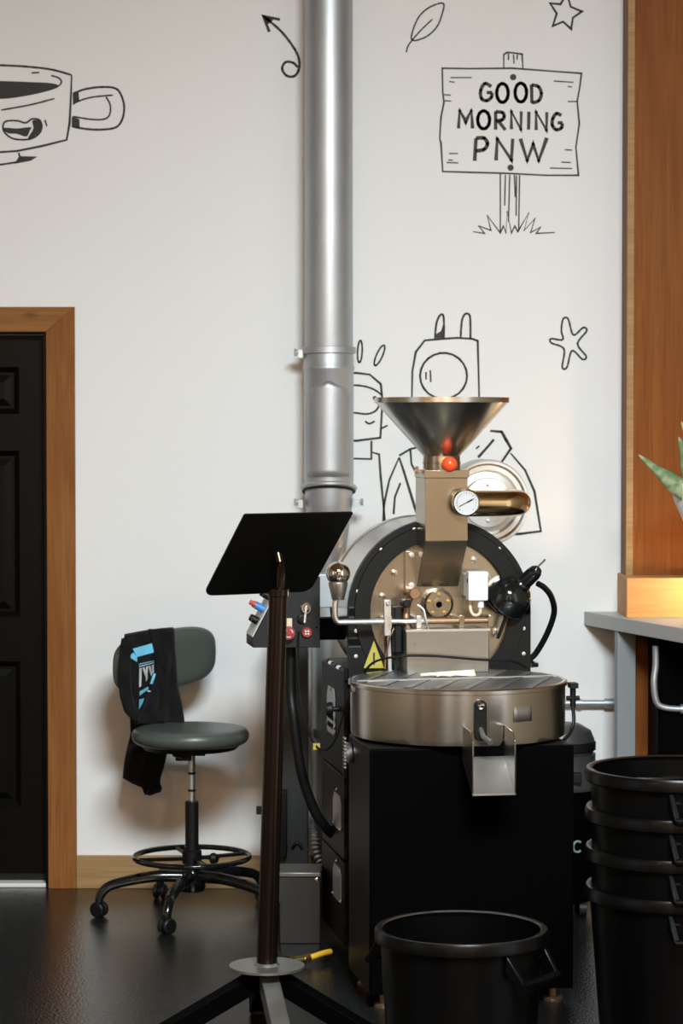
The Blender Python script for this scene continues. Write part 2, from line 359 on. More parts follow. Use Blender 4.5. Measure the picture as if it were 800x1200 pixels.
# ================================================================== wall mural
INK_Y = WY - .0012
def wp(p, k, ox, oy):
    q = px(ox + p[0] / k, oy + p[1] / k, WY); q.y = INK_Y; return q
class Ink:
    def __init__(s, ox, oy, k=2.): s.o = (ox, oy, k); s.parts = {}
    def mb(s, part): return s.parts.setdefault(part, MB())
    def line(s, part, pts, w=4.2, smooth=False, closed=False, taper=True):
        ox, oy, k = s.o
        P = [Vector((a, c, 0)) for a, c in pts]
        if smooth: P = spline(P, 6, closed)
        n = len(P); m = s.mb(part); vs = []
        for i in range(n):
            A = P[i-1] if (closed or i > 0) else P[i]; B = P[(i+1) % n] if (closed or i < n-1) else P[i]
            a1 = (P[i]-A); a2 = (B-P[i])
            if a1.length < 1e-6: a1 = a2
            if a2.length < 1e-6: a2 = a1
            a1.normalize(); a2.normalize(); t = a1 + a2
            if t.length < .2: t = a1.copy()
            t.normalize(); nn = Vector((-t.y, t.x, 0)); cs = max(.45, nn.dot(Vector((-a1.y, a1.x, 0))))
            ww = w / 2 * (1 + .12 * math.sin(i * 1.7 + len(vs))) / cs
            if taper and not closed and n > 3 and i in (0, n-1): ww *= .7
            vs += [wp(P[i]+nn*ww, k, ox, oy), wp(P[i]-nn*ww, k, ox, oy)]
        fs = [(2*i, 2*i+1, (2*((i+1) % n))+1, 2*((i+1) % n)) for i in range(n if closed else n-1)]
        m.add(vs, fs)
        for i in range(n):          # round joins so corners stay closed
            if closed or 0 < i < n-1:
                if smooth and i % 6: continue
                s.disc(part, P[i], w*.5)
    def disc(s, part, c, r, seg=10):
        ox, oy, k = s.o
        m = s.mb(part); vs = [wp((c[0]+r*math.cos(2*math.pi*i/seg), c[1]+r*math.sin(2*math.pi*i/seg)), k, ox, oy) for i in range(seg)]
        m.add(vs, [list(range(seg))])
    def fill(s, part, pts, smooth=True):
        ox, oy, k = s.o
        P = spline([(a, c, 0) for a, c in pts], 5, True) if smooth else [(a, c, 0) for a, c in pts]
        m = s.mb(part); m.add([wp(p, k, ox, oy) for p in P], [list(range(len(P)))])
    def ell(s, part, c, rx, ry, w=4.2, rot=0., a0=0, a1=360):
        pts = []; full = a1 - a0 >= 360; n = 22
        for i in range(n if full else n + 1):
            a = R(a0 + (a1-a0)*i/n); x, y = rx*math.cos(a), ry*math.sin(a)
            pts.append((c[0]+x*math.cos(rot)-y*math.sin(rot), c[1]+x*math.sin(rot)+y*math.cos(rot)))
        s.line(part, pts, w, False, full)
    def done(s, name, label):
        first = list(s.parts)[0]
        allv = [v for m in s.parts.values() for v in m.v]
        e = empty(name, (sum(v.x for v in allv)/len(allv), INK_Y, min(v.z for v in allv)), 0, label, 'wall drawing', 'murals on the white wall')
        for n, m in s.parts.items():
            for i, v in enumerate(m.v): m.v[i] = v - e.location
            o = m.build(n.split('#')[0], 'ink', e, recalc=False)
        return e

k = Ink(400, 0)
OUT = 'board_outline'
k.line(OUT, [(236, 160), (300, 161), (400, 160), (480, 166), (562, 172), (558, 205), (552, 238), (557, 290), (549, 345), (555, 411), (480, 411), (380, 406), (300, 404), (237, 402), (233, 335), (230, 325), (233, 275), (240, 240), (237, 215)], 4, False, True)
for t in [((255,182),(305,182)), ((252,191),(265,193)), ((497,190),(543,193)), ((530,203),(540,204)), ((240,222),(256,223)), ((240,236),(257,237)), ((530,238),(553,238)), ((523,351),(540,352)), ((515,380),(537,381)), ((488,394),(540,395)), ((252,360),(273,360)), ((250,375),(261,376)), ((246,381),(274,382))]:
    k.line('grain_tick#%d' % t[0][1], t, 3)
k.line('post_top', [(380,160),(380,128),(388,123),(402,124),(423,127),(425,162)], 4)
for t in [((391,126),(391,141)), ((403,128),(404,149)), ((412,128),(411,140))]: k.line('post_top', t, 3.4)
for t in [((372,408),(372,542)), ((417,411),(415,542)), ((384,410),(382,482)), ((394,410),(391,520)), ((405,410),(407,462)), ((410,411),(409,506))]:
    k.line('post', t, 3.4)
k.disc('nail#1', (402,181), 7.5, 14); k.disc('nail#2', (396,393), 7.5, 14)
k.line('grass', [(308,543),(335,547),(322,530),(350,540),(342,506),(372,546),(379,530),(385,545),(388,497),(398,546),(406,530),(413,543),(438,500),(428,540),(453,513),(443,545),(466,533),(456,547),(500,545)], 3.6)
LW = 8.2
LN = [0]
def letter(strokes, w=LW):
    LN[0] += 1; nm = 'letter#%d' % LN[0]
    for s_ in strokes:
        if isinstance(s_, tuple) and s_[0] == 'e': k.ell(nm, s_[1], s_[2], s_[3], w)
        elif isinstance(s_, tuple) and s_[0] == 's': k.line(nm, s_[1], w, True, taper=False)
        else: k.line(nm, s_, w, taper=False)
letter([('s', [(351,203),(336,196),(326,212),(328,231),(340,236),(351,228),(352,217)]), [(353,217),(340,217)]])
letter([('e', (377,218), 13.5, 22)]); letter([('e', (420,217), 13.5, 22)])
letter([[(445,198),(446,242)], ('s', [(445,199),(461,203),(468,219),(462,236),(446,241)])])
letter([[(274,301),(277,260),(291,286),(304,260),(307,301)]])
letter([('e', (333,281), 14, 21)])
letter([[(361,304),(361,261)], ('s', [(361,262),(377,264),(381,273),(376,281),(361,283)]), [(367,283),(384,305)]])
letter([[(398,303),(398,262),(420,303),(421,261)]]); letter([[(439,262),(438,304)]]); letter([[(456,305),(456,263),(480,305),(481,263)]])
letter([('s', [(515,271),(504,266),(495,278),(494,294),(503,304),(515,300),(517,289)]), [(518,288),(506,288)]])
letter([[(312,377),(315,324)], ('s', [(315,324),(334,324),(342,337),(334,350),(314,354)])], 9)
letter([[(362,376),(365,326),(398,375),(401,325)]], 9); letter([[(419,325),(435,376),(449,338),(462,376),(481,323)]], 9)
k.done('sign_drawing', 'black line drawing of a wooden signpost reading GOOD MORNING PNW')
k = Ink(400, 0)
k.line('leaf_outline', [(238,8),(205,18),(178,45),(164,92),(195,88),(222,65),(235,35)], 3.8, True, True)
k.line('leaf_vein', [(213,45),(185,72),(165,95),(155,110),(152,123)], 3.6, True)
k.done('leaf_drawing', 'black outline of a single leaf painted above the signpost drawing')
k = Ink(400, 0)
k.line('star_outline', [(528,-14),(537,16),(563,27),(542,42),(538,68),(519,51),(495,61),(504,32),(489,8),(513,10)], 5, False, True)
k.done('star_drawing', 'black outline of a five-pointed star painted on the wall')
k = Ink(0, 0)
k.line('arrow_shaft', [(620,40),(660,75),(690,115),(701,142),(699,166),(688,179),(671,177),(661,161),(669,146),(686,147),(698,158)], 6, True)
k.line('arrow_head', [(656,46),(617,38),(631,75)], 6.5)
k.fill('arrow_head', [(617,38),(641,46),(627,58)], False)
k.done('arrow_drawing', 'black curled arrow painted beside the silver duct')
k = Ink(0, 0)
MW = 5
k.line('mug_outline', [(-160,165),(-100,155),(-40,152),(0,153),(60,156),(120,163),(168,176)], MW, True)
k.line('mug_outline', [(168,176),(166,230),(163,290),(156,328),(100,342),(40,354),(-20,358),(-90,352),(-140,335),(-155,280),(-162,220),(-160,165)], MW)
k.fill('coffee', [(-120,196),(-60,191),(0,190),(60,192),(120,195),(138,203),(110,214),(60,225),(0,232),(-80,226)])
k.line('mug_rim', [(120,177),(138,183),(144,192),(138,202)], 4, True); k.line('mug_rim', [(74,171),(92,170)], 4)
k.line('mug_rim', [(3,258),(70,246),(128,231)], 4, True)
k.line('mouth', [(7,300),(13,285),(40,283),(60,288),(75,279),(92,281),(98,295),(92,313),(70,326),(35,326),(15,315)], 4.2, True, True)
k.fill('mouth', [(8,300),(40,301),(72,298),(70,306),(62,320),(40,314),(18,312)], True)
k.fill('mouth', [(76,283),(92,283),(97,296),(90,312),(72,324),(66,322),(78,302)], True)
k.line('mouth', [(105,281),(110,296)], 4)
k.line('mug_arm', [(-30,388),(0,386),(40,380)], 4.5, True); k.line('mug_arm', [(44,358),(47,370)], 4.5)
k.fill('mug_arm', [(45,366),(88,367),(72,377),(34,384)], False)
k.line('handle', [(170,220),(200,209),(240,204),(272,208),(286,228),(291,255),(285,283),(268,300),(225,304),(185,300),(168,296)], MW, True)
k.line('handle', [(171,245),(182,238),(215,228),(265,223)], 4, True)
k.line('handle', [(248,227),(258,245),(257,268),(245,279),(215,280),(170,273)], 4, True)
k.fill('handle', [(170,222),(184,216),(186,235),(171,242)], False); k.fill('handle', [(168,274),(186,279),(187,300),(168,295)], False)
k.done('mug_drawing', 'black line drawing of a smiling coffee mug above the door')
k = Ink(330, 350)
k.line('hood', [(304,262),(306,170),(314,125),(335,98),(365,95),(410,92),(446,94),(459,99),(461,170),(463,262)], 5)
k.line('ear', [(359,93),(362,60),(370,40),(379,42),(380,92)], 5, True); k.fill('ear', [(360,92),(363,82),(373,76),(378,60),(379,92)], False)
k.line('ear#2', [(419,92),(422,52),(430,36),(440,39),(442,62),(442,94)], 5, True)
k.ell('face_opening', (379,181), 55, 54, 5); k.line('face_opening', [(338,172),(338,190)], 4); k.line('face_opening', [(348,168),(349,196)], 4)
k.line('robe', [(488,310),(515,312),(525,330),(537,351),(515,383)], 7); k.line('robe', [(497,330),(480,350),(460,372)], 6)
k.line('robe', [(536,362),(570,402),(592,452),(607,545),(560,551),(480,556),(400,558)], 5.5); k.line('robe', [(455,352),(463,345)], 4)
k.line('robe', [(275,368),(300,353),(330,345)], 5); k.line('robe', [(275,372),(286,405),(312,490),(330,540)], 6); k.line('robe', [(275,372),(252,425),(240,480),(236,540)], 5)
k.line('robe', [(301,352),(304,388),(322,420)], 5); k.line('robe', [(278,432),(265,465),(262,505)], 5)
k.done('hooded_figure_drawing', 'black line drawing of a hooded eared figure behind the steel funnel')
k = Ink(330, 350)
k.line('head', [(100,190),(130,178),(175,174),(206,178),(232,200),(236,240),(231,326),(175,333),(110,333),(98,280),(100,190)], 5)
k.line('hair', [(110,205),(175,203),(212,211),(236,227)], 4.5, True); k.line('mouth', [(195,287),(205,293),(218,287)], 4.5, True)
k.line('goggle', [(130,262),(175,268),(202,270),(222,261),(231,240)], 4.5, True); k.disc('eye', (218,233), 5)
k.line('neck', [(210,333),(210,374)], 5); k.line('neck', [(140,374),(212,376)], 4.5); k.line('body', [(212,360),(228,365),(232,420),(241,512),(246,560)], 5)
k.ell('mark#1', (183,124), 5.5, 26, 4, .05); k.ell('mark#2', (229,133), 7, 26, 4, .42); k.line('mark', [(232,305),(248,297)], 4.5)
k.done('round_head_figure_drawing', 'black line drawing of a round-cheeked figure half hidden behind the silver duct')
k = Ink(330, 350)
k.line('petal_outline', [(655,75),(659,48),(671,48),(683,85),(706,68),(714,76),(693,106),(713,135),(704,142),(680,122),(668,161),(657,160),(661,118),(632,104),(631,94),(658,96)], 4.6, True, True)
k.done('flower_drawing', 'black outline of a five-petalled flower on the wall beside the cedar post')

# ================================================================== exhaust duct
DD = 8.74
def dz(y): return px(385, y, DD).z
dcx = px(385, 300, DD).x; dsc = FPX / DD
duct = empty('exhaust_duct', (dcx, DD, 0), 0, 'tall silver sheet metal exhaust duct rising along the white wall', 'duct')
Rr = 28.5 / dsc
MB().lathe([(Rr-.002, dz(418)), (Rr, dz(412)), (Rr*.985, 2.6), (Rr*.985, ZC)], seg=40).build('upper_pipe', 'galv', duct)
MB().lathe([(Rr, dz(412)), (Rr*1.02, dz(418)), (Rr*1.02, dz(428)), (Rr*1.06, dz(430)), (Rr*1.06, dz(433)), (Rr*1.02, dz(435)), (Rr*1.02, dz(562)), (Rr*.99, dz(572)), (Rr*.97, dz(590)), (Rr*.95, dz(594)), (Rr*.72, dz(642)), (Rr*.70, dz(700))], seg=40).build('lower_pipe', 'galv', duct)
MB().lathe([(Rr*1.02, dz(415)), (Rr*1.12, dz(414)), (Rr*1.12, dz(407)), (Rr*.98, dz(406))], seg=40).build('clamp_ring', 'galv', duct)
def clamp_bolt(sx, y):
    return MB().cyl((sx*Rr*1.08, -.02, dz(y)), (sx*Rr*1.3, -.02, dz(y)), .006).cyl((sx*Rr*1.3, -.02, dz(y)), (sx*Rr*1.42, -.02, dz(y)), .013, seg=6).box(sx*Rr*1.15-.008, sx*Rr*1.15+.008, -.03, 0, dz(y)-.02, dz(y)+.008).build('clamp_bolt', 'zinc', duct)
clamp_bolt(-1, 413); clamp_bolt(-1, 588); clamp_bolt(1, 588)
# branch saddle: rounded inspection panel bulging from the front of the lower pipe
sad = MB(); rws = []
za, zb_ = dz(558), dz(447)
for i in range(15):
    t = i / 14; z = za + (zb_ - za) * t
    ww = 50 * min(1, math.sqrt(max(0, 1 - max(0, (t - .78) / .22) ** 2)) + .02)
    rws.append([Vector((math.sin(R(a*ww/50))*Rr*1.045, -math.cos(R(a*ww/50))*Rr*1.045, z)) for a in range(-56, 57, 8)])
sad.grid(rws); sad.build('saddle_panel', 'galv', duct, solid=.004)
# tilted band clamp below the saddle
ring = [Vector((math.cos(2*math.pi*i/40)*Rr*1.07, math.sin(2*math.pi*i/40)*Rr*1.07, dz(572) + .02*(-math.sin(2*math.pi*i/40)) )) for i in range(40)]
MB().tube(ring, .009, 8, True).build('band_clamp', 'galv', duct)
MB().tube([p + Vector((0, 0, -.012)) for p in ring], .004, 6, True).build('band_seal', 'rubber', duct)
# lower galvanised run down to the blower
MB().lathe([(Rr*.70, dz(700)), (Rr*.70, dz(958)), (Rr*.72, dz(960))], seg=32).build('down_pipe', 'zinc', duct)
for y in (858, 963):
    MB().lathe([(Rr*.71, dz(y-5)), (Rr*.82, dz(y-5)), (Rr*.82, dz(y+5)), (Rr*.71, dz(y+5))], seg=32).build('pipe_bracket', 'galv', duct)
    MB().box(-Rr*1.05, -Rr*.7, -.02, .015, dz(y+5), dz(y-5)).cyl((-Rr*.95, -.03, dz(y)), (-Rr*.95, -.02, dz(y)), .01).build('bracket_lug', 'galv', duct, bevel=.002)
pth = spline([(0, 0, dz(955)), (0, 0, dz(975)), (.015, -.01, dz(1000)), (.06, -.03, dz(1018)), (.14, -.05, dz(1022))], 12)
MB().tube(pth, [Rr*.74 + (.006 if i % 2 else 0) for i in range(len(pth))], 24).build('flexible_elbow', 'alu', duct)

# ================================================================== coffee roaster
ro = empty('coffee_roaster', MO, MYAW, 'large black and stainless coffee roasting machine with steel funnel on top', 'coffee roaster')
# front cabinet under the cooling tray
b = MB().box(0, .61, 0, .36, .045, .775)
MB().box(0, .61, 0, .36, .045, .765).build('front_cabinet', 'cab', ro, bevel=.006)
MB().box(.001, .609, -.012, 0, .046, .764).build('cabinet_door', 'black', ro, bevel=.004)
MB().box(.09, .54, .36, .61, .06, .76).build('plenum', 'black', ro, bevel=.004)
CX, CY, CR = .318, .262, .328
for (x, y) in ((.05, .04), (.56, .04), (.05, .32), (.56, .32)):
    MB().lathe([(0, 0), (.028, 0), (.03, .008), (.012, .014), (.012, .05), (0, .05)], (x, y, 0), seg=16).build('levelling_foot', 'copper', ro)
# cooling tray: brushed steel drum, lid, spout
zt_, zl = .77, .928
MB().lathe([(0, zt_), (CR-.012, zt_), (CR-.005, zt_+.004), (CR-.003, zt_+.02), (CR-.003, zl), (CR-.02, zl), (CR-.02, zl-.01)], (CX, CY, 0), seg=96).build('cooling_tray', 'steel', ro)
MB().lathe([(CR-.002, zl-.006), (CR+.003, zl-.004), (CR+.003, zl+.006), (CR-.002, zl+.009), (CR-.012, zl+.008), (CR-.012, zl-.006)], (CX, CY, 0), seg=96).build('tray_rim', 'steel', ro)
lidp = []
for nm, a0 in (('lid_half', 5), ('lid_half', 185)):
    MB().lathe([(0, zl+.002), (CR-.013, zl+.002), (CR-.013, zl+.0075), (0, zl+.0095)], (CX, CY, 0), seg=64, a0=R(a0+.8), a1=R(a0+179.2)).build(nm, 'lid', ro, sharp=20)
a = R(5); MB().bar((CX-math.cos(a)*CR*.96, CY-math.sin(a)*CR*.96, zl+.010), (CX+math.cos(a)*CR*.96, CY+math.sin(a)*CR*.96, zl+.010), .008, .005).build('lid_seam', 'rod', ro)
for q in range(-3, 4):                                            # paler bars across the lid standing in for reflected light
    off = q * .085; hl = math.sqrt(CR**2 - off**2) * .9; dv = Vector((.42, .907, 0)); nv = Vector((.907, -.42, 0)); c0 = Vector((CX, CY, zl+.0095)) + nv*off
    MB().bar(c0 - dv*hl, c0 + dv*hl, .022, .002).build('lid_reflection_band', 'lidreflect', ro)
# rating plate on the tray
aa = math.atan2(-.31, .135)
lab = [[Vector((CX+math.cos(a_)*(CR-.0015), CY+math.sin(a_)*(CR-.0015), z)) for a_ in [aa - .10 + .04*i for i in range(6)]] for z in (.84, .885)]
MB().grid(lab).build('rating_plate', mat('etched_label', (.16, .14, .12), .6, .6), ro, solid=.002)
# spout
sl = ml(543, 850, -.07); sr = ml(593, 850, -.07); sb_ = ml(568, 930, -.19)
x0, x1 = sl.x, sr.x; y0, y1 = -.052, -.19; zt0 = ml(568, 852, -.1).z; zbt = sb_.z
side = [(y0, zt0), (y1+.03, zt0-.006), (y1, zt0-.03), (y1, zbt-.006), (y0, zbt+.085)]
for x in (x0, x1 - .004):
    MB().prism([(x, y, z) for y, z in side], (.004, 0, 0)).build('spout_side', 'steel', ro, bevel=.001)
MB().prism([(x0, y1, zbt), (x0, y0, zbt+.09), (x0, y0, zbt+.084), (x0, y1, zbt-.006)], (x1-x0, 0, 0)).build('spout_floor', 'alu', ro)
MB().box(x0+.004, x1-.004, y0-.004, y0, zbt+.085, zt0-.002).build('spout_gate', 'black', ro)
gx = (x0 + x1)/2; z1_, z0_ = ml(562, 820, -.07).z, ml(562, 862, -.07).z
gl = ml(563, 840, -.075)
MB().prism([(gl.x + .018*math.cos(R(a_)), -.078, (z1_ - .018 if a_ < 180 else z0_) + .018*math.sin(R(a_))) for a_ in range(0, 360, 15)], (0, .02, 0)).build('gate_bracket', 'bezel', ro, bevel=.002)
MB().lathe([(0, 0), (.012, 0), (.011, .006), (.006, .011), (0, .012)], (gl.x, -.078, z1_-.016), (0, -1, 0), 16).build('gate_bolt', 'chrome', ro)
MB().tube([(gl.x, -.075, z0_+.02), (gl.x+.002, -.10, z0_), (gl.x+.015, -.14, z0_-.012)], .0075, 10).build('gate_lever', 'rod', ro)
# tray latch on the right and small one on the left
lx = ml(671, 830, .26); MB().box(lx.x-.012, lx.x+.012, .24, .28, ml(671, 806, .26).z, ml(671, 800, .26).z).cyl((lx.x, .26, ml(671, 806, .26).z), (lx.x, .26, ml(671, 828, .26).z), .009).cyl((lx.x-.02, .26, ml(671, 818, .26).z), (lx.x+.02, .26, ml(671, 818, .26).z), .007).build('tray_latch', 'rubber', ro)
MB().tube(spline([ml(671, 828, .25), ml(672, 845, .24), ml(668, 858, .22), ml(660, 868, .16)], 6), .006, 8).build('latch_cable', 'rubber', ro)
lx = ml(415, 806, .25); MB().box(lx.x-.012, lx.x+.004, .235, .265, lx.z-.012, lx.z+.012).build('tray_clip', 'chrome', ro, bevel=.002)
# rear cabinet with left hand side doors
RX0, RX1, RY0, RY1, RZ = .045, .625, .6, 1.06, .93
MB().box(RX0, RX1, RY0, RY1, .045, RZ).build('rear_cabinet', 'cab', ro, bevel=.004)
for za, zc in ((.60, .925), (.33, .594), (.06, .324)):
    MB().box(RX0-.018, RX0-.0005, RY0+.004, RY1-.006, za, zc).build('side_door', 'cab', ro, bevel=.003)
for y in (790, 820, 862, 905, 928, 1000, 1080):
    h = ml(404, y, RY0-.006); MB().cyl((RX0-.012, RY0-.006, h.z-.018), (RX0-.012, RY0-.006, h.z+.018), .006, seg=10).box(RX0-.02, RX0, RY0-.004, RY0+.02, h.z-.014, h.z+.014).build('hinge', 'bezel', ro)
for z, yy in ((.78, .84), (.47, .72), (.24, .72)):              # vent plates on the side doors
    pl = [(RX0-.0195, yy + .075*c_, z + (.075 if z > .7 else .055)*s_) for c_, s_ in [(-1,-.85),(-.85,-1),(.85,-1),(1,-.85),(1,.6),(.7,1),(-.7,1),(-1,.6)]]
    vp = MB().prism(pl, (-.003, 0, 0)).build('vent_plate', 'alu', ro)
    for r_ in range(3 if z > .7 else 0):
        for c_ in (-1, 0, 1):
            MB().box(RX0-.0245, RX0-.0225, yy+c_*.04-.012, yy+c_*.04+.012, z-.055+r_*.027, z-.04+r_*.027).build('vent_slot', 'black', vp)
    for c_, s_ in ((-.8, -.8), (.8, -.8), (0, 1.15)):
        MB().ball((RX0-.021, yy+c_*.075*1.25, z+s_*.06), .006, 8).build('plate_screw', 'chrome', vp)
MB().cyl((RX0-.018, .70, .80), (RX0-.05, .70, .80), .008).lathe([(0, 0), (.022, 0), (.024, .006), (.02, .02), (0, .022)], (RX0-.04, .70, .80), (-1, 0, 0), 12).build('side_knob', 'rubber', ro)
for i, yy in enumerate((.64, .72, .80, .88, .96)):
    MB().cyl((RX0-.008, yy, .925), (RX0-.008, yy+.05, .925), .009, seg=10).build('door_hinge', 'chrome' if i % 2 else 'bezel', ro)
hb = ml(411, 878, .38)
MB().lathe([(0, 0), (.02, 0), (.03, .004), (.032, .012), (.026, .02), (0, .022)], (.0, .30, hb.z), (-1, 0, 0), 20).build('adjuster_wheel', 'rod', ro)
for i in range(9):
    MB().box(-.026, -.02, .285, .315, hb.z-.045+i*.011, hb.z-.040+i*.011).build('wheel_rib', 'rod', ro)
# drum: arch bezel, face plate and shell
BX, BZ, BR, BRI = .330, 1.118, .293, .224
bez = [(BX + BR*math.cos(R(a_)), .598, BZ + BR*math.sin(R(a_))) for a_ in range(0, 181, 4)]
inner = [(BX + BRI*math.cos(R(a_)), .598, BZ + BRI*math.sin(R(a_))) for a_ in range(0, 181, 4)]
low_o = [(BX-BR, .598, .90), (BX+BR, .598, .90)]
m_ = MB(); n_ = len(bez)
def ringface(mb, yf, yb):
    out = [(x, yf, z) for x, _, z in bez]; inn = [(x, yf, z) for x, _, z in inner]
    outb = [(x, yb, z) for x, _, z in bez]; innb = [(x, yb, z) for x, _, z in inner]
    mb.add(out + inn + outb + innb, [(i, i+1, n_+i+1, n_+i) for i in range(n_-1)] + [(2*n_+i, 3*n_+i, 3*n_+i+1, 2*n_+i+1) for i in range(n_-1)]
           + [(i, 2*n_+i, 2*n_+i+1, i+1) for i in range(n_-1)] + [(n_+i, n_+i+1, 3*n_+i+1, 3*n_+i) for i in range(n_-1)])
ringface(m_, .575, .605)
# the straight lower part of the arch with the lower half circle cut in it
for sgn in (-1, 1):
    half = [(BX + sgn*BRI*math.cos(R(a_)), BZ - BRI*math.sin(R(a_))) for a_ in range(0, 91, 5)]
    for (xa, za), (xb, zc) in zip(half, half[1:]):
        m_.prism([(BX+sgn*BR, .575, za), (xa, .575, za), (xb, .575, zc), (BX+sgn*BR, .575, zc)], (0, .03, 0))
m_.box(BX-BR, BX+BR, .575, .605, .90, BZ-BRI).build('drum_bezel', 'bezel', ro)
MB().lathe([(BRI+.052, 0), (BRI+.05, .004), (BRI+.002, .004), (BRI+.002, 0)], (BX, .575, BZ), (0, -1, 0), 72).build('bezel_step', 'bezel', ro)
for a_ in (14, 46, 78, 134, 166, 108):
    MB().lathe([(0, 0), (.0065, 0), (.006, .003), (0, .004)], (BX+.272*math.cos(R(a_)), .575, BZ+.272*math.sin(R(a_))), (0, -1, 0), 10).build('bezel_screw', 'rod', ro)
for x, z in ((BX-.27, .98), (BX+.27, .98), (BX-.27, 1.06), (BX+.27, 1.06)):
    MB().lathe([(0, 0), (.0065, 0), (.006, .003), (0, .004)], (x, .575, z), (0, -1, 0), 10).build('bezel_screw', 'rod', ro)
MB().lathe([(0, .0), (BRI+.004, .0), (BRI+.004, .012), (0, .012)], (BX, .604, BZ), (0, -1, 0), 72).build('face_plate', 'steelwarm', ro)
MB().lathe([(BR-.008, 0), (BR-.004, .005), (BR-.006, .35), (BR-.002, .352), (BR-.002, .365), (BR-.03, .37), (0, .37)], (BX, .606, BZ), (0, 1, 0), 96).build('drum_shell', 'steel', ro)
MB().lathe([(0, 0), (.2, 0), (.2, .06), (.12, .09), (.06, .2), (0, .2)], (BX, .977, BZ), (0, 1, 0), 40).build('drum_bearing', 'black', ro)
for a_, rr in ((140, .19), (165, .19), (35, .19), (55, .195), (-20, .195)):
    MB().lathe([(0, 0), (.012, 0), (.012, .003), (.007, .004), (.007, .011), (0, .013)], (BX+rr*math.cos(R(a_)), .592, BZ+rr*math.sin(R(a_))), (0, -1, 0), 6).build('face_bolt', 'steelwarm', ro)
# shaft bearing hub
hc = ml(513, 708, .57)
hub = MB().lathe([(0, 0), (.052, 0), (.052, .012), (.044, .016), (.044, .03), (.04, .034), (.018, .034), (.018, .04), (.010, .04), (.010, .03), (0, .03)], (hc.x, .592, hc.z), (0, -1, 0), 36).build('shaft_hub', 'steelwarm', ro)
for i in range(5):
    a_ = R(90 + 72*i); MB().lathe([(0, 0), (.007, 0), (.006, .005), (0, .006)], (hc.x+.032*math.cos(a_), .558, hc.z+.032*math.sin(a_)), (0, -1, 0), 6).build('hub_bolt', 'brass', hub)
MB().box(hc.x-.009, hc.x+.009, .553, .5535, hc.z-.009, hc.z+.009).build('square_socket', 'black', hub)
# hinge strip beside the chute
p0, p1 = ml(474, 646, .585), ml(489, 690, .585)
hs = MB().box(p0.x, p1.x, .578, .593, p1.z, p0.z).build('strap_plate', 'steelwarm', ro, bevel=.001)
for z in (p0.z-.012, p1.z+.012): MB().lathe([(0, 0), (.010, 0), (.009, .006), (0, .007)], ((p0.x+p1.x)/2, .578, z), (0, -1, 0), 6).build('strap_bolt', 'rod', hs)
# chute box and funnel
cx0, cx1 = ml(498, 600, .44).x, ml(548, 600, .44).x; cz1, czb, cz0 = ml(522, 560, .44).z, ml(522, 634, .44).z, ml(522, 687, .585).z
sidep = [(.44, cz1), (.44, czb), (.575, cz0), (.592, cz0), (.592, cz1)]
MB().prism([(cx0, y, z) for y, z in sidep], (cx1-cx0, 0, 0)).build('bean_chute', 'steelwarm', ro, bevel=.0015)
fx = (cx0+cx1)/2; fy = .515
cz2 = ml(522, 551, .44).z
MB().box(cx0-.003, cx1+.003, .436, .596, cz1, cz2).build('chute_flange', 'steelwarm', ro, bevel=.001)
nz0, nz1 = cz2, ml(519, 534, fy).z
NR = 22 / (FPX / 7.5)
MB().lathe([(0, nz0), (NR, nz0), (NR, (nz0+nz1)/2-.003), (NR+.002, (nz0+nz1)/2-.002), (NR+.002, (nz0+nz1)/2+.002), (NR, (nz0+nz1)/2+.003), (NR-.001, nz1), (0, nz1)], (fx, fy, 0), seg=40).build('funnel_neck', 'steelwarm', ro)
fz1, fz2 = ml(519, 472, fy).z, ml(519, 466, fy).z
FR = 79.5 / (FPX / 7.5)
MB().lathe([(NR-.003, nz1-.002), (NR, nz1), (FR-.004, fz1), (FR, fz1), (FR, fz2), (FR-.004, fz2), (FR-.004, fz1+.002), (NR-.004, nz1+.004)], (fx, fy, 0), seg=80).build('funnel', 'steel', ro)
ob = ml(526.5, 544, fy-NR-.02)
MB().cyl((ob.x, fy-NR+.004, ob.z), (ob.x, ob.y, ob.z), .005).build('slide_stem', 'rod', ro)
MB().ball(ob, 9.2/(FPX/7.4)).build('ball_knob', 'orange', ro)
q0 = ml(484, 551, .5); MB().bar((q0.x, .5, q0.z), (fx-NR+.005, .5, q0.z), .012, .005).cyl((q0.x+.012, .5, q0.z-.012), (q0.x+.012, .5, q0.z+.012), .005).build('gate_pin', 'copper', ro)
# exhaust elbow pipe from the chute and thermometer
pc = ml(556, 590, .50); pr_ = 15.5/(FPX/7.5); ex = ml(600, 590, .5)
path = [(cx1-.004, .50, pc.z), (ex.x-.03, .50, pc.z)] + [(ex.x-.03+.062*math.sin(R(a_)), .50+.062*(1-math.cos(R(a_))), pc.z) for a_ in range(10, 91, 10)] + [(ex.x+.032, .72, pc.z), (ex.x+.03, .80, pc.z)]
path[-1] = (ex.x+.032, .80, pc.z)
MB().tube(path, pr_, 32).build('air_pipe', 'pipewarm', ro)
gc = ml(546, 589, .40)
MB().cyl((gc.x-.01, .445, gc.z), (gc.x-.002, .41, gc.z), .03).build('gauge_boss', 'steelwarm', ro)
gn = (-.05, -1, .02); GR = 16.3/(FPX/7.35)
g = MB().lathe([(0, 0), (GR, 0), (GR, .016), (GR-.004, .02), (GR-.005, .014), (0, .014)], (gc.x, .412, gc.z), gn, 40).build('thermometer', 'chrome', ro)
MB().lathe([(0, .0145), (GR-.0045, .0145), (GR-.0045, .0155), (0, .0155)], (gc.x, .412, gc.z), gn, 40).build('dial', 'gauge', g)
gy = .412-.0165
def gp(r_, a_): return Vector((gc.x + r_*math.cos(R(a_)), gy - .0005, gc.z + r_*math.sin(R(a_))))
tk = MB()
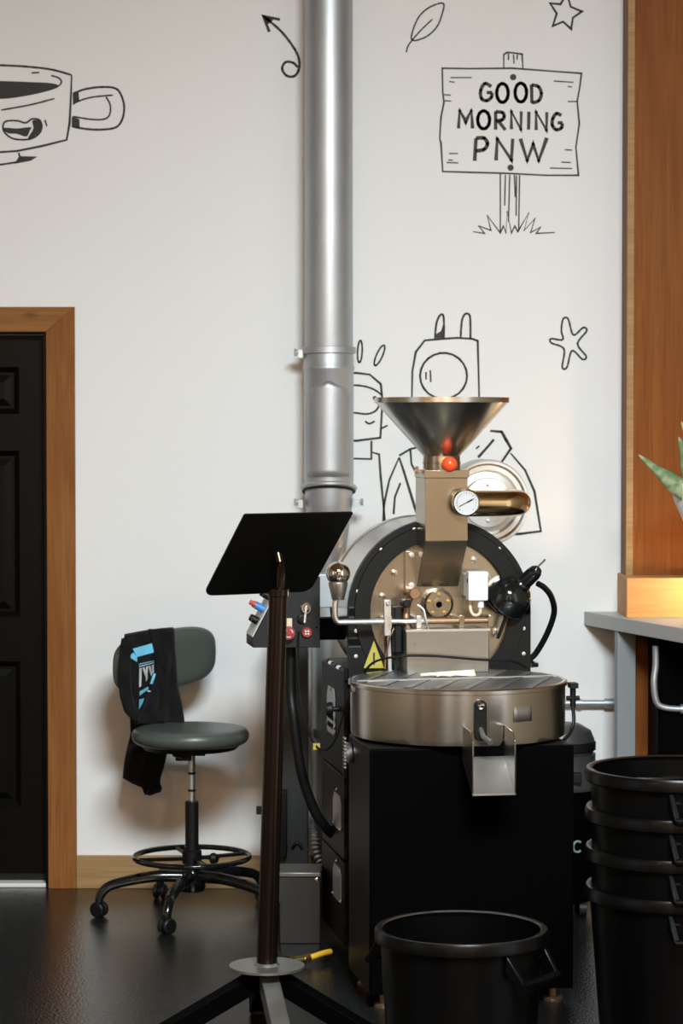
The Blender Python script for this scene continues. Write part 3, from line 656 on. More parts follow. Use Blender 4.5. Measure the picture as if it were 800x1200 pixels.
for a_ in range(-45, 226, 15):
    tk.bar(gp(GR*.76, a_), gp(GR*(.66 if (a_+45) % 45 == 0 else .70), a_), .002, .0008, (0, 1, 0))
tk.build('dial_marks', 'ink', g)
MB().bar(gp(GR*.62, 207), gp(GR*.62, 27), .0022, .001, (0, 1, 0)).bar(gp(GR*.05, 27), gp(GR*.5, 27), .0045, .001, (0, 1, 0)).build('needle', 'ink', g)
# ventilator disc behind the funnel
vc = ml(572, 589, .80); VR = 51/(FPX/7.85)
MB().lathe([(0, .10), (.06, .10), (VR-.02, .10), (VR, .09), (VR, .02), (VR-.006, .0), (VR-.014, 0), (VR-.02, .012), (VR-.034, .012), (VR-.04, .03), (VR*.58, .026), (VR*.56, .004), (0, .0)], (vc.x, .80, vc.z), (0, 1, 0), 64).build('fan_housing', 'alu', ro)
for i in range(6):
    a_ = R(30+60*i); MB().lathe([(0, 0), (.006, 0), (.005, .005), (0, .006)], (vc.x+VR*.42*math.cos(a_), .80, vc.z+VR*.42*math.sin(a_)), (0, -1, 0), 8).build('fan_bolt', 'rod', ro)
MB().tube([(vc.x, .88, vc.z-.02), (vc.x-.02, .9, vc.z-.1), (vc.x-.06, .92, vc.z-.2)], .05, 20).build('fan_outlet', 'galv', ro)
# white sensor box
p0, p1 = ml(549, 670, .50), ml(572, 704, .50)
sbx = MB().box(p0.x, p1.x, .50, .545, p1.z, p0.z).build('sensor_box', 'whiteplastic', ro, bevel=.004)
MB().box(p0.x+.004, p1.x-.004, .545, .593, p1.z+.01, p0.z-.01).build('sensor_mount', 'whiteplastic', sbx, bevel=.002)
MB().box(p0.x-.0008, p0.x+.0002, .512, .524, p0.z-.036, p0.z-.022).build('sensor_port', 'bezel', sbx)
MB().cyl((p1.x-.02, .52, p1.z), (p1.x-.02, .52, p1.z-.022), .010).build('cable_gland', 'whiteplastic', sbx)
MB().tube(spline([(p1.x-.02, .52, p1.z-.02), (p1.x-.024, .52, p1.z-.042), (p1.x-.04, .525, p1.z-.046), (p1.x-.05, .53, p1.z-.03), (p1.x-.05, .54, p1.z+.002)], 8), .005, 8).build('sensor_cable', 'cream', sbx)
# door shaft with chrome ball lever
sh = ml(480, 728, .50); xa = ml(393, 728, .5).x; xm = ml(500, 728, .5).x; xb = ml(573, 728, .5).x
MB().cyl((xm, .5, sh.z), (xb, .5, sh.z), .0095).build('door_shaft', 'copper', ro)
bl = ml(396, 672, .5)
MB().tube(spline([(xm, .5, sh.z), (xa+.04, .5, sh.z), (xa+.012, .5, sh.z), (xa, .5, sh.z+.012), (xa-.002, .5, sh.z+.05), (bl.x-.004, .5, bl.z-.07)], 6), .0095, 12).build('lever_rod', 'rod', ro)
MB().lathe([(0, 0), (.019, 0), (.030, .05), (.029, .055), (0, .055)], (bl.x, .5, bl.z-.082), (0, 0, 1), 28).build('lever_cup', 'steel_h', ro)
MB().ball(bl, 14.2/(FPX/7.5), 28).build('lever_ball', 'chrome', ro)
for x in (455, 490, 540, 574):
    q = ml(x, 728, .5); bk = MB().box(q.x-.009, q.x+.009, .489, .592, sh.z-.011, sh.z+.011).box(q.x-.009, q.x+.009, .487, .5, sh.z-.022, sh.z+.018)
    bk.build('shaft_bracket', 'steelwarm' if x > 500 else 'rod', ro, bevel=.002)
q = ml(454, 712, .49); MB().box(q.x-.012, q.x+.012, .487, .5, sh.z-.045, q.z+.025).cyl((q.x, .486, q.z+.012), (q.x, .48, q.z+.012), .006).build('lever_clevis', 'rod', ro, bevel=.003)
MB().box(q.x+.026, q.x+.05, .51, .56, sh.z-.1, q.z+.0).cyl((q.x+.058, .47, q.z+.012), (q.x+.058, .53, q.z+.012), .013).build('counterweight', 'rubber', ro, bevel=.004)
# sampling trier: copper brown tube with round end
q = ml(485, 695, .50)
MB().lathe([(0, 0), (.016, 0), (.019, .004), (.019, .018), (.015, .022), (.015, .11), (0, .11)], (q.x, .48, q.z), (0, 1, 0), 24).build('trier_handle', 'copper', ro)
MB().tube(spline([(q.x-.004, .53, q.z-.01), (q.x-.018, .53, q.z-.04), (q.x-.02, .52, q.z-.09), (q.x-.005, .52, q.z-.15)], 6), .013, 12).build('trier_bracket', 'copper', ro)
MB().tube(spline([ml(489, 709, .48), ml(496, 715, .475), ml(499, 728, .47), ml(502, 738, .475)], 6), .004, 8).build('spring_wire', 'rod', ro)
# discharge box above the tray
p0, p1 = ml(476, 739, .45), ml(573, 790, .45)
db = MB().box(p0.x, p1.x, .45, .60, .935, p0.z).build('discharge_box', 'steel_h', ro, bevel=.003)
MB().box(p0.x-.002, p1.x+.002, .447, .47, p0.z-.004, p0.z+.003).build('box_lip', 'rod', db)
q = ml(455, 745, .56)
for dx_ in (0, .018, .034):
    MB().bar((q.x+dx_, .56, sh.z-.02), (q.x+dx_+.004, .56, .935), .012, .01).build('linkage_bar', 'rubber' if dx_ else 'rod', ro)
# warning triangle
tp, tl, tr = ml(438, 751, .567), ml(426, 783, .567), ml(450, 783, .567)
MB().prism([tp, tl, tr], (0, .003, 0)).build('warning_sign', 'yellow', ro)
cc = (tp+tl+tr)/3; cc.y = .566
MB().box(cc.x-.003, cc.x+.003, .5660, .5668, cc.z-.006, cc.z+.02).box(cc.x-.003, cc.x+.003, .5660, .5668, cc.z-.018, cc.z-.011).build('warning_mark', 'ink', ro)
# cables over the tray
MB().tube(spline([ml(427, 787, .5), ml(440, 775, .46), ml(470, 769, .43), ml(510, 769, .43), ml(560, 773, .43), ml(600, 775, .45), ml(616, 782, .5)], 8), .0038, 8).build('tray_cable', 'rubber', ro)
MB().tube(spline([ml(572, 706, .55), ml(582, 716, .53), ml(592, 720, .54), ml(588, 735, .55), ml(583, 748, .56)], 6), .006, 8).build('sensor_lead', 'rubber', ro)
MB().tube(spline([ml(462, 735, .52), ml(456, 750, .52), ml(452, 770, .53), ml(451, 784, .53)], 6), .003, 6).build('sheathed_wire', 'copper', ro)
# control console on the left with buttons on its sloping face
CYL = .74
pts = [ml(296, 759, CYL), ml(296, 748, CYL), ml(334, 676, CYL), ml(375, 676, CYL), ml(375, 759, CYL)]
con = MB().prism(pts, (0, .16, 0)).build('control_console', 'console', ro, bevel=.002)
pa, pb = pts[1], pts[2]; sd = (pb - pa).normalized(); nrm = Vector((-sd.z, 0, sd.x)); nrm = nrm if nrm.x < 0 else -nrm
o_ = pa + nrm*.001
MB().prism([o_ + sd*.004 + Vector((0, .004, 0)), o_ + sd*.004 + Vector((0, .156, 0)), o_ + sd*.21 + Vector((0, .156, 0)), o_ + sd*.21 + Vector((0, .004, 0))], nrm*.003).build('button_panel', 'lightpanel', con)
for t_, m1, h_ in ((.055, 'rubber', .02), (.098, 'bluebtn', .032), (.142, 'rubber', .026), (.185, 'rubber', .026)):
    for yy in (.045, .11):
        c_ = o_ + sd*t_ + Vector((0, yy, 0)) + nrm*.003
        bt = MB().lathe([(0, 0), (.0125, 0), (.0125, h_*.5), (.0105, h_), (0, h_)], c_, nrm, 18).build('push_button', m1, con)
        if t_ == .098: MB().lathe([(0, 0), (.0085, 0), (.008, .011), (0, .012)], c_ + nrm*h_, nrm, 14).build('button_cap', 'redbright', bt)
def cf(x, y): q_ = ml(x, y, CYL); return q_
e1 = cf(337, 741)
MB().box(e1.x-.022, e1.x+.014, CYL-.004, CYL, e1.z-.018, e1.z+.045).build('stop_plate', 'cream', con, bevel=.003)
MB().lathe([(0, 0), (.012, 0), (.012, .012), (.022, .016), (.021, .028), (0, .03)], (e1.x-.002, CYL-.004, e1.z), (0, -1, 0), 22).build('stop_button', 'red', con)
for a_ in (0, 120, 240):
    MB().tube([(e1.x-.002+.013*math.cos(R(a_+t)), CYL-.0345, e1.z+.013*math.sin(R(a_+t))) for t in range(0, 61, 15)], .0018, 6).build('stop_arrow', 'white', con)
e2 = cf(359, 741)
mb2 = MB().lathe([(0, 0), (.017, 0), (.017, .008), (.015, .012), (0, .012)], (e2.x, CYL, e2.z), (0, -1, 0), 20).build('fan_button', 'red', con)
for a_ in range(45, 360, 90):
    MB().ball((e2.x+.006*math.cos(R(a_)), CYL-.0125, e2.z+.006*math.sin(R(a_))), .0035, 8).build('button_dot', 'white', mb2)
e3 = cf(358, 711)
MB().lathe([(0, 0), (.017, 0), (.017, .006), (.012, .01), (0, .01)], (e3.x, CYL, e3.z), (0, -1, 0), 20).build('key_switch', 'chrome', con)
MB().tube([(e3.x+.013*math.cos(R(t)), CYL-.014, e3.z-.004+.016*math.sin(R(t))) for t in range(0, 360, 20)], .002, 6, True).bar((e3.x, CYL-.012, e3.z+.004), (e3.x-.006, CYL-.014, e3.z-.05), .006, .003, (0, 1, 0)).build('key', 'rod', con)
e4 = cf(353, 725)
MB().lathe([(0, 0), (.014, 0), (.013, .012), (.006, .014), (0, .012)], (e4.x, CYL, e4.z), (0, -1, 0), 18).build('indicator_socket', 'bezel', con)
s4 = cf(371, 735); MB().ball((s4.x, CYL, s4.z), .004, 8).build('console_screw', 'bezel', con)
# arm that carries the console
MB().box(pts[4].x-.02, BX-BR+.03, CYL+.05, CYL+.11, pts[4].z+.02, pts[4].z+.09).build('console_arm', 'black', ro, bevel=.002)
q = cf(380, 712); MB().box(pts[4].x-.005, BX-BR+.02, CYL+.12, CYL+.2, q.z-.01, q.z+.10).build('side_flue', 'galv', ro, bevel=.003)
# heavy black cable and thin cable hanging from the console
q = cf(345, 758)
MB().tube(spline([(q.x, CYL+.08, q.z+.01), (q.x, CYL+.08, q.z-.15), ml(344, 840, CYL+.06), ml(352, 900, CYL+.06), ml(366, 945, CYL+.08), ml(380, 968, CYL+.1), ml(390, 978, CYL+.14)], 10), .0165, 14).build('power_conduit', 'rubber', ro)
MB().tube(spline([ml(350, 740, CYL-.01), ml(349, 780, CYL-.01), ml(354, 830, .70), ml(366, 868, .62), ml(380, 879, .56), ml(393, 866, .52), ml(404, 830, .50), ml(413, 806, .48)], 8), .0032, 8).build('signal_cable', 'rubber', ro)
q = ml(371, 874, .6); MB().box(q.x-.012, q.x+.01, .597, .603, q.z-.012, q.z+.008).build('cable_tag', 'yellow', ro)

# ================================================================== things behind and beside the roaster
# electrical enclosure and steel plinth box
ex0, ex1 = px(322, 800, 8.55).x, px(361, 800, 8.55).x
en = MB().box(ex0, ex1, 8.5, 8.70, 0, px(340, 735, 8.5).z).build('electrical_enclosure', 'darkgrey', bevel=.004)
tag(en, 'tall narrow dark grey enclosure behind the music stand pole', 'enclosure')
MB().box(px(322, 950, 8.45).x, px(336, 950, 8.45).x, 8.44, 8.5, px(330, 1005, 8.45).z, px(330, 927, 8.45).z).build('meter_box', 'bezel', en, bevel=.003)
MB().cyl((px(303, 952, 8.5).x, 8.52, px(303, 950, 8.5).z), (ex0, 8.52, px(303, 950, 8.5).z), .007).box(px(300, 950, 8.5).x, px(306, 950, 8.5).x, 8.51, 8.53, px(303, 955, 8.5).z, px(303, 946, 8.5).z).build('latch_handle', 'rubber', en)
for x in (330, 348):
    q = px(x, 1020, 8.45); MB().tube([(q.x-.018+.036*t/6, 8.495, .21+.02*math.sin(math.pi*t/6)) for t in range(7)], .006, 8).build('cable_clip', 'rubber', en)
bx0, bx1 = px(316, 1050, 7.92).x, px(375, 1050, 7.92).x
pb_ = MB().box(bx0, bx1, 7.90, 8.06, .0, .222).build('steel_plinth_box', 'greybox', bevel=.003)
tag(pb_, 'low dark steel box on the floor behind the music stand', 'box')
MB().box(bx0-.004, bx1+.002, 7.894, 8.064, .222, .236).build('box_top', 'rawsteel', pb_, bevel=.002)
q = px(371, 1031, 7.9); MB().lathe([(0, 0), (.007, 0), (0, .004)], (q.x, 7.9, q.z), (0, -1, 0), 8).build('box_screw', 'chrome', pb_)
# gas hose with brass fittings near the stand's disc
gh = empty('gas_hose', px(370, 1125, 7.55), 0, 'yellow gas hose with brass coupling leaving the roaster base', 'hose')
o3 = gh.location.copy()
def rl(p): return Vector(p) - o3
hz = .035
MB().tube(spline([rl((-.035, 7.62, hz)), rl((-.055, 7.60, hz)), rl((-.08, 7.58, hz-.004)), rl((-.098, 7.57, hz-.008))], 6), .0095, 12).build('yellow_tube', 'hose', gh)
MB().cyl(rl((-.10, 7.568, hz-.009)), rl((-.118, 7.56, hz-.011)), .017, seg=6).cyl(rl((-.118, 7.56, hz-.011)), rl((-.15, 7.545, hz-.012)), .012).cyl(rl((-.15, 7.545, hz-.012)), rl((-.165, 7.538, hz-.012)), .018, seg=6).build('coupling', 'brass', gh)
MB().tube(spline([rl((-.165, 7.538, hz-.012)), rl((-.20, 7.6, hz-.012)), rl((-.21, 7.72, .05)), rl((-.215, 7.86, .14))], 6), .014, 12).build('dark_pipe', 'rubber', gh)
# shop vacuum behind the roaster
vx, vy = px(655, 900, 8.4).x, 8.42
va = empty('shop_vacuum', (vx, vy, 0), 0, 'dark grey wet and dry vacuum standing behind the roaster', 'vacuum cleaner')
MB().lathe([(0, .05), (.12, .05), (.128, .06), (.137, .42), (.14, .44), (0, .44)], seg=40).build('tank', 'black', va)
MB().lathe([(.142, .44), (.145, .45), (.14, .49), (.128, .52), (.128, .56), (0, .56)], seg=40).build('motor_head', 'vac', va)
MB().lathe([(0, .56), (.118, .56), (.124, .575), (.124, .61), (.112, .64), (.075, .662), (0, .668)], seg=40).build('dome_lid', 'vac', va)
MB().lathe([(.1245, .572), (.129, .575), (.129, .60), (.1245, .605)], seg=40).build('lid_band', 'rubber', va)
for i in range(4):
    a_ = R(45 + 90*i); MB().cyl((.11*math.cos(a_)-.012, .11*math.sin(a_), .028), (.11*math.cos(a_)+.012, .11*math.sin(a_), .028), .028).build('caster', 'rubber', va)
q = px(677, 993, vy-.137)
lt = MB(); lp = [Vector((q.x-vx+.016*math.cos(R(t)), -.1385, q.z+.019*math.sin(R(t)))) for t in range(50, 311, 20)]
for i in range(len(lp)): lp[i].y = -math.sqrt(max(.0, .1345**2 - lp[i].x**2)) - .0015
lt.tube(lp, .004, 6).build('letter_c', mat('dull_teal_print', (.22, .32, .33), .6), va)
q = px(674, 912, vy-.13); MB().box(q.x-vx-.02, q.x-vx+.02, -.155, -.12, q.z-.015, q.z+.02).build('lid_latch', 'rubber', va, bevel=.003)

# black clamp work lamp
wl = empty('work_lamp', ml(622, 782, .7) @ Matrix.Identity(3), 0, 'gloss black gooseneck work lamp clamped to the roaster', 'lamp')
base = MO + MROT @ Vector((ml(618, 782, .66).x, .66, .93)); wl.location = base
LD = base.y
def wlp(x, y, d): return px(x, y, d) - base
MB().lathe([(0, 0), (.035, 0), (.035, .012), (.016, .02), (.016, .035), (0, .035)], (0, 0, 0), seg=24).build('lamp_base', 'blackgloss', wl)
gn_ = spline([(0, 0, .02), wlp(628, 765, LD), wlp(641, 742, LD-.02), wlp(649, 718, LD-.05), wlp(646, 700, LD-.09), wlp(638, 689, LD-.12), wlp(630, 684, LD-.14)], 8)
MB().tube(gn_, .0098, 14).build('gooseneck', 'blackgloss', wl)
tip = wlp(629, 668, LD-.17); mouth = wlp(592, 704, LD-.10); ax = (mouth - tip); Lh = ax.length; ax.normalize()
MB().lathe([(0, -.008), (.014, -.006), (.021, .004), (.024, .018), (.024, .06), (.027, .064), (.027, .075), (.022, .078)], tip, ax, 28).build('lamp_socket', 'blackgloss', wl)
MB().lathe([(.02, .07), (.028, .078), (.044, .084), (.058, .098), (.067, .118), (.071, .14), (.072, Lh), (.075, Lh+.003), (.0735, Lh+.006), (.070, Lh), (.066, .135), (.05, .105), (.02, .085)], tip, ax, 40).build('lamp_shade', 'blackgloss', wl)
MB().cyl(tip - ax*.004 + Vector((.0, -.0, .008)), tip - ax*.03 + Vector((.004, 0, .012)), .003).ball(tip - ax*.03 + Vector((.004, 0, .012)), .004, 8).build('lamp_switch', 'chrome', wl)
MB().ball(tip + ax*.10, .026, 16).build('bulb', 'whiteplastic', wl)

# folded strip of paper on the tray lid
pp = empty('paper_strip', MO + MROT @ Vector((CX-.03, CY+.05, zl+.0115)), MYAW, 'crumpled pale yellow paper strip on the round steel lid', 'paper')
rws = []
for i in range(13):
    t = i / 12; x = -.075 + .165*t; hw = .004 + .03*t
    rws.append([Vector((x, -hw, .002+.003*abs(math.sin(t*7)))), Vector((x, -hw*.3, .010+.010*t)), Vector((x, hw*.4, .006+.006*abs(math.sin(5*t)))), Vector((x, hw, .002+.012*t))])
MB().grid(rws).build('fold', 'paper', pp, solid=.0012)
MB().grid([[Vector((-.03+.02*i, -.03, .003+.004*(i % 2))) , Vector((-.028+.02*i, .0, .012)), Vector((-.03+.02*i, .02, .003))] for i in range(4)]).build('torn_fold', 'paper', pp, solid=.0012)

# ================================================================== music stand
SD = 6.6
s0 = px(312.5, 1132, SD)
ms = empty('music_stand', (s0.x, SD, 0), 0, 'black steel plate lectern stand with a rusty brown pole and disc base', 'music stand')
dzc = s0.z; top = px(326, 700, SD); tiltx = top.x - s0.x
MB().lathe([(0, dzc-.004), (.1035, dzc-.004), (.1035, dzc+.003), (0, dzc+.003)], seg=56).build('base_disc', 'rawsteel', ms)
MB().lathe([(.027, dzc+.002), (.036, dzc+.003), (.03, dzc+.009), (.027, dzc+.011)], seg=24).build('weld_bead', 'rawsteel', ms)
MB().cyl((0, 0, dzc), (tiltx, 0, px(326, 690, SD).z), .0285, .0255, 28).build('lower_tube', 'rust', ms)
ut = px(330, 655, SD) - Vector((s0.x, SD, 0)); ut.y = 0
pb0 = Vector((tiltx+.004, 0, px(326, 692, SD).z))
cpl = px(326, 650, SD) - Vector((s0.x, SD, 0))
av, tv, Hh, Ww = R(30), R(43.5), .335, .335
u = Vector((math.cos(av), math.sin(av), 0)); v = Vector((math.sin(av)*math.cos(tv), -math.cos(av)*math.cos(tv), math.sin(tv)))
nn = u.cross(v).normalized()
pcn = px(325.5, 649, SD-.005) - Vector((s0.x, SD, 0))        # centre of the plate
und = nn if nn.z < 0 else -nn
MB().tube([pb0, Vector((pb0.x+.001, 0, pcn.z-.035)), pcn + und*.012 + Vector((0,0,-.01)), pcn - und*.0], .0125, 16).build('upper_tube', 'rust', ms)
MB().lathe([(.0255, 0), (.029, .002), (.029, .02), (.0125, .024)], (tiltx, 0, pb0.z-.016), (0, 0, 1), 24).build('tube_collar', 'rust', ms)
cs = []
for sx, sy in ((1, 1), (-1, 1), (-1, -1), (1, -1)):
    rr = .03 if sy < 0 else .006
    a0 = {(1, 1): 0, (-1, 1): 90, (-1, -1): 180, (1, -1): 270}[(sx, sy)]
    for t in range(0, 91, 15):
        cs.append(pcn + u*(sx*(Ww/2-rr) + rr*math.cos(R(a0+t))) + v*(sy*(Hh/2-rr) + rr*math.sin(R(a0+t))))
MB().prism([p - nn*.002 for p in cs], nn*.004).build('desk_plate', 'standplate', ms)
for i, a_ in enumerate((-158, -22, -79, 96)):
    dr_ = Vector((math.cos(R(a_)), math.sin(R(a_)), 0)); s_ = dr_*.02 + Vector((0, 0, dzc-.03)); e_ = dr_*.36 + Vector((0, 0, .026))
    lg = MB().bar(s_, e_, .05, .05).build('leg', 'rawsteel' if i == 2 else 'black', ms, bevel=.002)
    MB().lathe([(0, 0), (.02, 0), (.022, .004), (.02, .014), (0, .014)], dr_*.35, (0, 0, 1), 16).build('foot_pad', 'rubber', lg)

# ================================================================== drafting chair
chx, chy = px(225, 1075, 8.37).x, 8.37
ch = empty('drafting_chair', (chx, chy, 0), 0, 'grey vinyl drafting chair with foot ring standing by the door', 'chair')
cz = lambda y: px(225, y, chy).z
sz = cz(852)
seat_c = Vector((px(223, 850, chy).x - chx, 0, 0))
MB().lathe([(0, sz-.062), (.17, sz-.062), (.19, sz-.056), (.203, sz-.042), (.206, sz-.026), (.2, sz-.010), (.185, sz-.002), (.15, sz+.002), (0, sz-.003)], seat_c, seg=56).build('seat', 'vinyl', ch, subd=1)
MB().lathe([(0, sz-.075), (.16, sz-.075), (.175, sz-.06), (0, sz-.06)], seat_c, seg=40).build('seat_pan', 'rubber', ch)
MB().box(-.05, .05, -.05, .05, sz-.095, sz-.073).box(-.055, .0, -.03, .03, sz-.115, sz-.09).build('tilt_plate', 'rubber', ch, bevel=.004)
MB().cyl((0, 0, cz(940)), (0, 0, sz-.07), .0125).build('gas_piston', 'rod', ch)
for y in (906, 926): MB().lathe([(.0126, -.004), (.0135, -.003), (.0135, .003), (.0126, .004)], (0, 0, cz(y)), seg=20).build('piston_ring', 'rubber', ch)
MB().lathe([(0, cz(1012)), (.026, cz(1012)), (.0235, cz(1000)), (.0235, cz(939)), (.014, cz(938)), (0, cz(938))], seg=24).build('cylinder_sleeve', 'rubber', ch)
rz_ = cz(1004)
MB().tube([(.2*math.cos(2*math.pi*i/48), .2*math.sin(2*math.pi*i/48), rz_) for i in range(48)], .0095, 12, True).build('foot_ring', 'blackgloss', ch)
fh = MB().lathe([(.026, rz_-.025), (.034, rz_-.022), (.034, rz_+.022), (.026, rz_+.025)], seg=24).build('ring_hub', 'rubber', ch)
for a_ in (20, 110, 200, 290):
    MB().cyl((.03*math.cos(R(a_)), .03*math.sin(R(a_)), rz_-.005), (.197*math.cos(R(a_)), .197*math.sin(R(a_)), rz_), .007).build('ring_spoke', 'blackgloss', ch)
MB().cyl((.033, -.01, rz_), (.075, -.03, rz_), .006).lathe([(0, 0), (.018, 0), (.02, .008), (.014, .022), (0, .024)], (.07, -.028, rz_), (.042, -.02, 0), 14).build('ring_knob', 'rubber', ch)
MB().lathe([(0, .085), (.042, .085), (.048, .10), (.044, .14), (.03, .165), (0, .165)], seg=28).build('base_hub', 'blackgloss', ch)
for i in range(5):
    a_ = R(-101.6 + 72*i); dr_ = Vector((math.cos(a_), math.sin(a_), 0)); z3 = Vector((0, 0, 1)); per = Vector((-dr_.y, dr_.x, 0))
    pth = spline([dr_*.02+z3*.135, dr_*.12+z3*.138, dr_*.22+z3*.125, dr_*.29+z3*.105, dr_*.318+z3*.072, dr_*.322+z3*.05], 6)
    lg = MB().tube(pth, [.022 - .008*j/(len(pth)-1) for j in range(len(pth))], 14).build('leg', 'blackgloss', ch)
    w_ = (per*math.cos(.6) + dr_*math.sin(.6)).normalized(); c_ = dr_*.322 + z3*.027
    cst = MB()
    for sgn in (-1, 1):
        cst.lathe([(0, 0), (.022, 0), (.027, .003), (.027, .013), (.023, .017), (0, .018)], c_ + w_*sgn*.005, w_*sgn, 22)
    cst.cyl(c_ - w_*.006, c_ + w_*.006, .012).cyl(c_ + z3*.0, c_ + z3*.03, .007).build('caster', 'rubber', lg)
# backrest
bc = Vector((px(193, 773, 8.55).x - chx, 8.55 - chy, px(193, 773, 8.55).z))
f_ = Vector((.50, -.866, 0)); bu = Vector((.866, .50, 0)); z3 = Vector((0, 0, 1))
rws = []
BWd, BHt = .205, .108
for side in (0, 1):
    pass
def backpt(x, y, s):
    # superellipse disc, slightly curved towards the sitter, s=+1 front
    return bc + bu*x + z3*(y + .022*x/BWd) + f_*(.10*(x*x) + s)
bk = MB(); nA = 40; rings = []
for rr, s in ((0, .030), (.5, .030), (.8, .027), (.93, .018), (1.0, 0.0), (.97, -.014), (.9, -.02), (.5, -.022), (0, -.022)):
    row = []
    for i in range(nA):
        a_ = 2*math.pi*i/nA; ex_ = .62
        cx_, sy_ = math.cos(a_), math.sin(a_)
        row.append(backpt(rr*BWd*math.copysign(abs(cx_)**ex_, cx_), rr*BHt*math.copysign(abs(sy_)**ex_, sy_), s))
    rings.append(row)
for r_ in rings: bk.v += r_
for i in range(len(rings)-1):
    for j in range(nA): bk.f.append((i*nA+j, i*nA+(j+1) % nA, (i+1)*nA+(j+1) % nA, (i+1)*nA+j))
bk.build('backrest', 'vinyl', ch, subd=1)
MB().tube(spline([Vector((0, 0, sz-.085)), bc*.6*Vector((1,1,0)).length/1 if False else Vector((bc.x*.6, bc.y*.6, sz-.09)), Vector((bc.x*1.35, bc.y*1.25, sz-.07)), Vector((bc.x*1.5, bc.y*1.35, sz+.05)), bc - f_*.03 - z3*.02, bc - f_*.024 + z3*.04], 8), .011, 12).build('back_support', 'blackgloss', ch)
MB().tube(spline([Vector((-.02, 0, sz-.085)), Vector((-.06, -.05, sz-.09)), Vector((-.02, -.13, sz-.09))], 6), .005, 8).build('height_lever', 'rubber', ch)

# black sweatshirt hung over the backrest
sw = empty('sweatshirt', (chx, chy, sz), 0, 'black sweatshirt with blue print hung over the chair backrest', 'sweatshirt')
so = sw.location.copy()
def cloth_d(x, y):
    d = 8.55 + (x-193)*.00172 - .052
    d += .010*math.sin((x*.33 + y*.11)) * min(1, max(0, (y-742)/40)) + .006*math.sin(x*.21 - y*.17 + 1.3)
    if y > 800: d += (y-800)/45*.012
    return d
def edge(tab, y):
    for (ya, xa_), (yb, xb_) in zip(tab, tab[1:]):
        if ya <= y <= yb: return xa_ + (xb_-xa_)*(y-ya)/(yb-ya)
    return tab[-1][1] if y > tab[-1][0] else tab[0][1]
Lx = [(738, 146), (749, 143), (765, 141), (785, 139), (814, 141), (832, 146), (846, 158), (856, 162)]
Rx = [(738, 203), (760, 204), (785, 206), (800, 207), (815, 210), (842, 215), (850, 214)]
rws = []; NX = 30
def toprow(y, back):
    xl, xr = edge(Lx, 738), edge(Rx, 738)
    return [px(xl+(xr-xl)*j/NX, y + 8*(1-j/NX)**1.5, cloth_d(xl+(xr-xl)*j/NX, 738) + back) - so for j in range(NX+1)]
for y, bkk in ((815, .125), (790, .122), (765, .118), (748, .11), (740, .095), (736, .06), (736, .03), (738, .008)): rws.append(toprow(y, bkk))
for i in range(1, 31):
    y = 738 + 110*i/30; xl, xr = edge(Lx, y), edge(Rx, y)
    row = []
    for j in range(NX+1):
        t = j/NX; x = xl+(xr-xl)*t; yy = y + 8*(1-t)**1.5*(1-i/30)
        dd = cloth_d(x, yy) + (.05*(1-t*6)**2 if t < 1/6 else 0) + (.03*((t-.93)/.07)**2 if t > .93 else 0)
        row.append(px(x, yy, dd) - so)
    rws.append(row)
MB().grid(rws).build('body_panel', 'cloth', sw, solid=.006)
# right-hand fold lying over the panel
rws = []
Fl = [(738, 174), (760, 180), (790, 183), (812, 176), (830, 168), (850, 160)]
for i in range(27):
    y = 737 + 111*i/26; xl, xr = edge(Fl, y), edge(Rx, y) + .6
    row = []
    for j in range(17):
        t = j/16; x = xl + (xr-xl)*t
        bulge = .018*max(0, math.sin(math.pi*min(1, t*1.02)))**.5 + .012*math.sin(x*.5+y*.03)*min(1, i/9)*math.sin(math.pi*t)
        row.append(px(x, y, cloth_d(x, y) - .004 - bulge) - so)
    rws.append(row)
MB().grid(rws).build('front_fold', 'cloth', sw, solid=.005)
# rumpled left bundle
rws = []
for i in range(21):
    y = 748 + 98*i/20; xl, xr = edge(Lx, y) - .5, min(edge(Lx, y) + 13, edge(Fl, y)+2)
    row = []
    for j in range(15):
        t = j/14; x = xl + (xr-xl)*t
        bulge = .016*math.sin(math.pi*t)**.7*(.5+.5*math.sin(y*.16 + t*3)) + .004
        row.append(px(x, y, cloth_d(x, y) - bulge) - so)
    rws.append(row)
MB().grid(rws).build('bunched_side', 'cloth', sw, solid=.004)
# hem lying on the seat
rws = []
for i in range(6):
    t = i/5; rws.append([px(162+53*j/10, 850-3*j/10 - 6*t + 2*math.sin(j*1.1), 8.49 + .03*t) - so for j in range(11)])
MB().grid(rws).build('hem', 'cloth', sw, solid=.008)
# sleeve hanging down behind the seat
Sl = [(835, 152), (860, 153), (879, 148), (895, 145), (912, 143.5), (921, 166), (931, 170)]
Sr = [(835, 205), (860, 203), (882, 196), (900, 192), (915, 187), (921, 190), (926, 189), (931, 175)]
fr, bkr = [], []
sl_ = MB(); ringsN = 24; allr = []
for i in range(22):
    y = 830 + 101*i/21; xl, xr = edge(Sl, y), edge(Sr, y); row = []
    for j in range(ringsN):
        a_ = 2*math.pi*j/ringsN; x = (xl+xr)/2 + (xr-xl)/2*math.cos(a_)
        row.append(px(x, y + (6*math.cos(a_*2)*.3 if i > 17 else 0), 8.62 + .03*math.sin(a_)*(1+.35*math.sin(x*.3+y*.12)) + .004*math.sin(y*.3+a_*3)) - so)
    allr.append(row)
for r_ in allr: sl_.v += r_
sl_.f = [(i*ringsN+j, i*ringsN+(j+1) % ringsN, (i+1)*ringsN+(j+1) % ringsN, (i+1)*ringsN+j) for i in range(21) for j in range(ringsN)] + [list(range(ringsN)), list(range(21*ringsN, 22*ringsN))]
sl_.build('sleeve', 'cloth', sw)
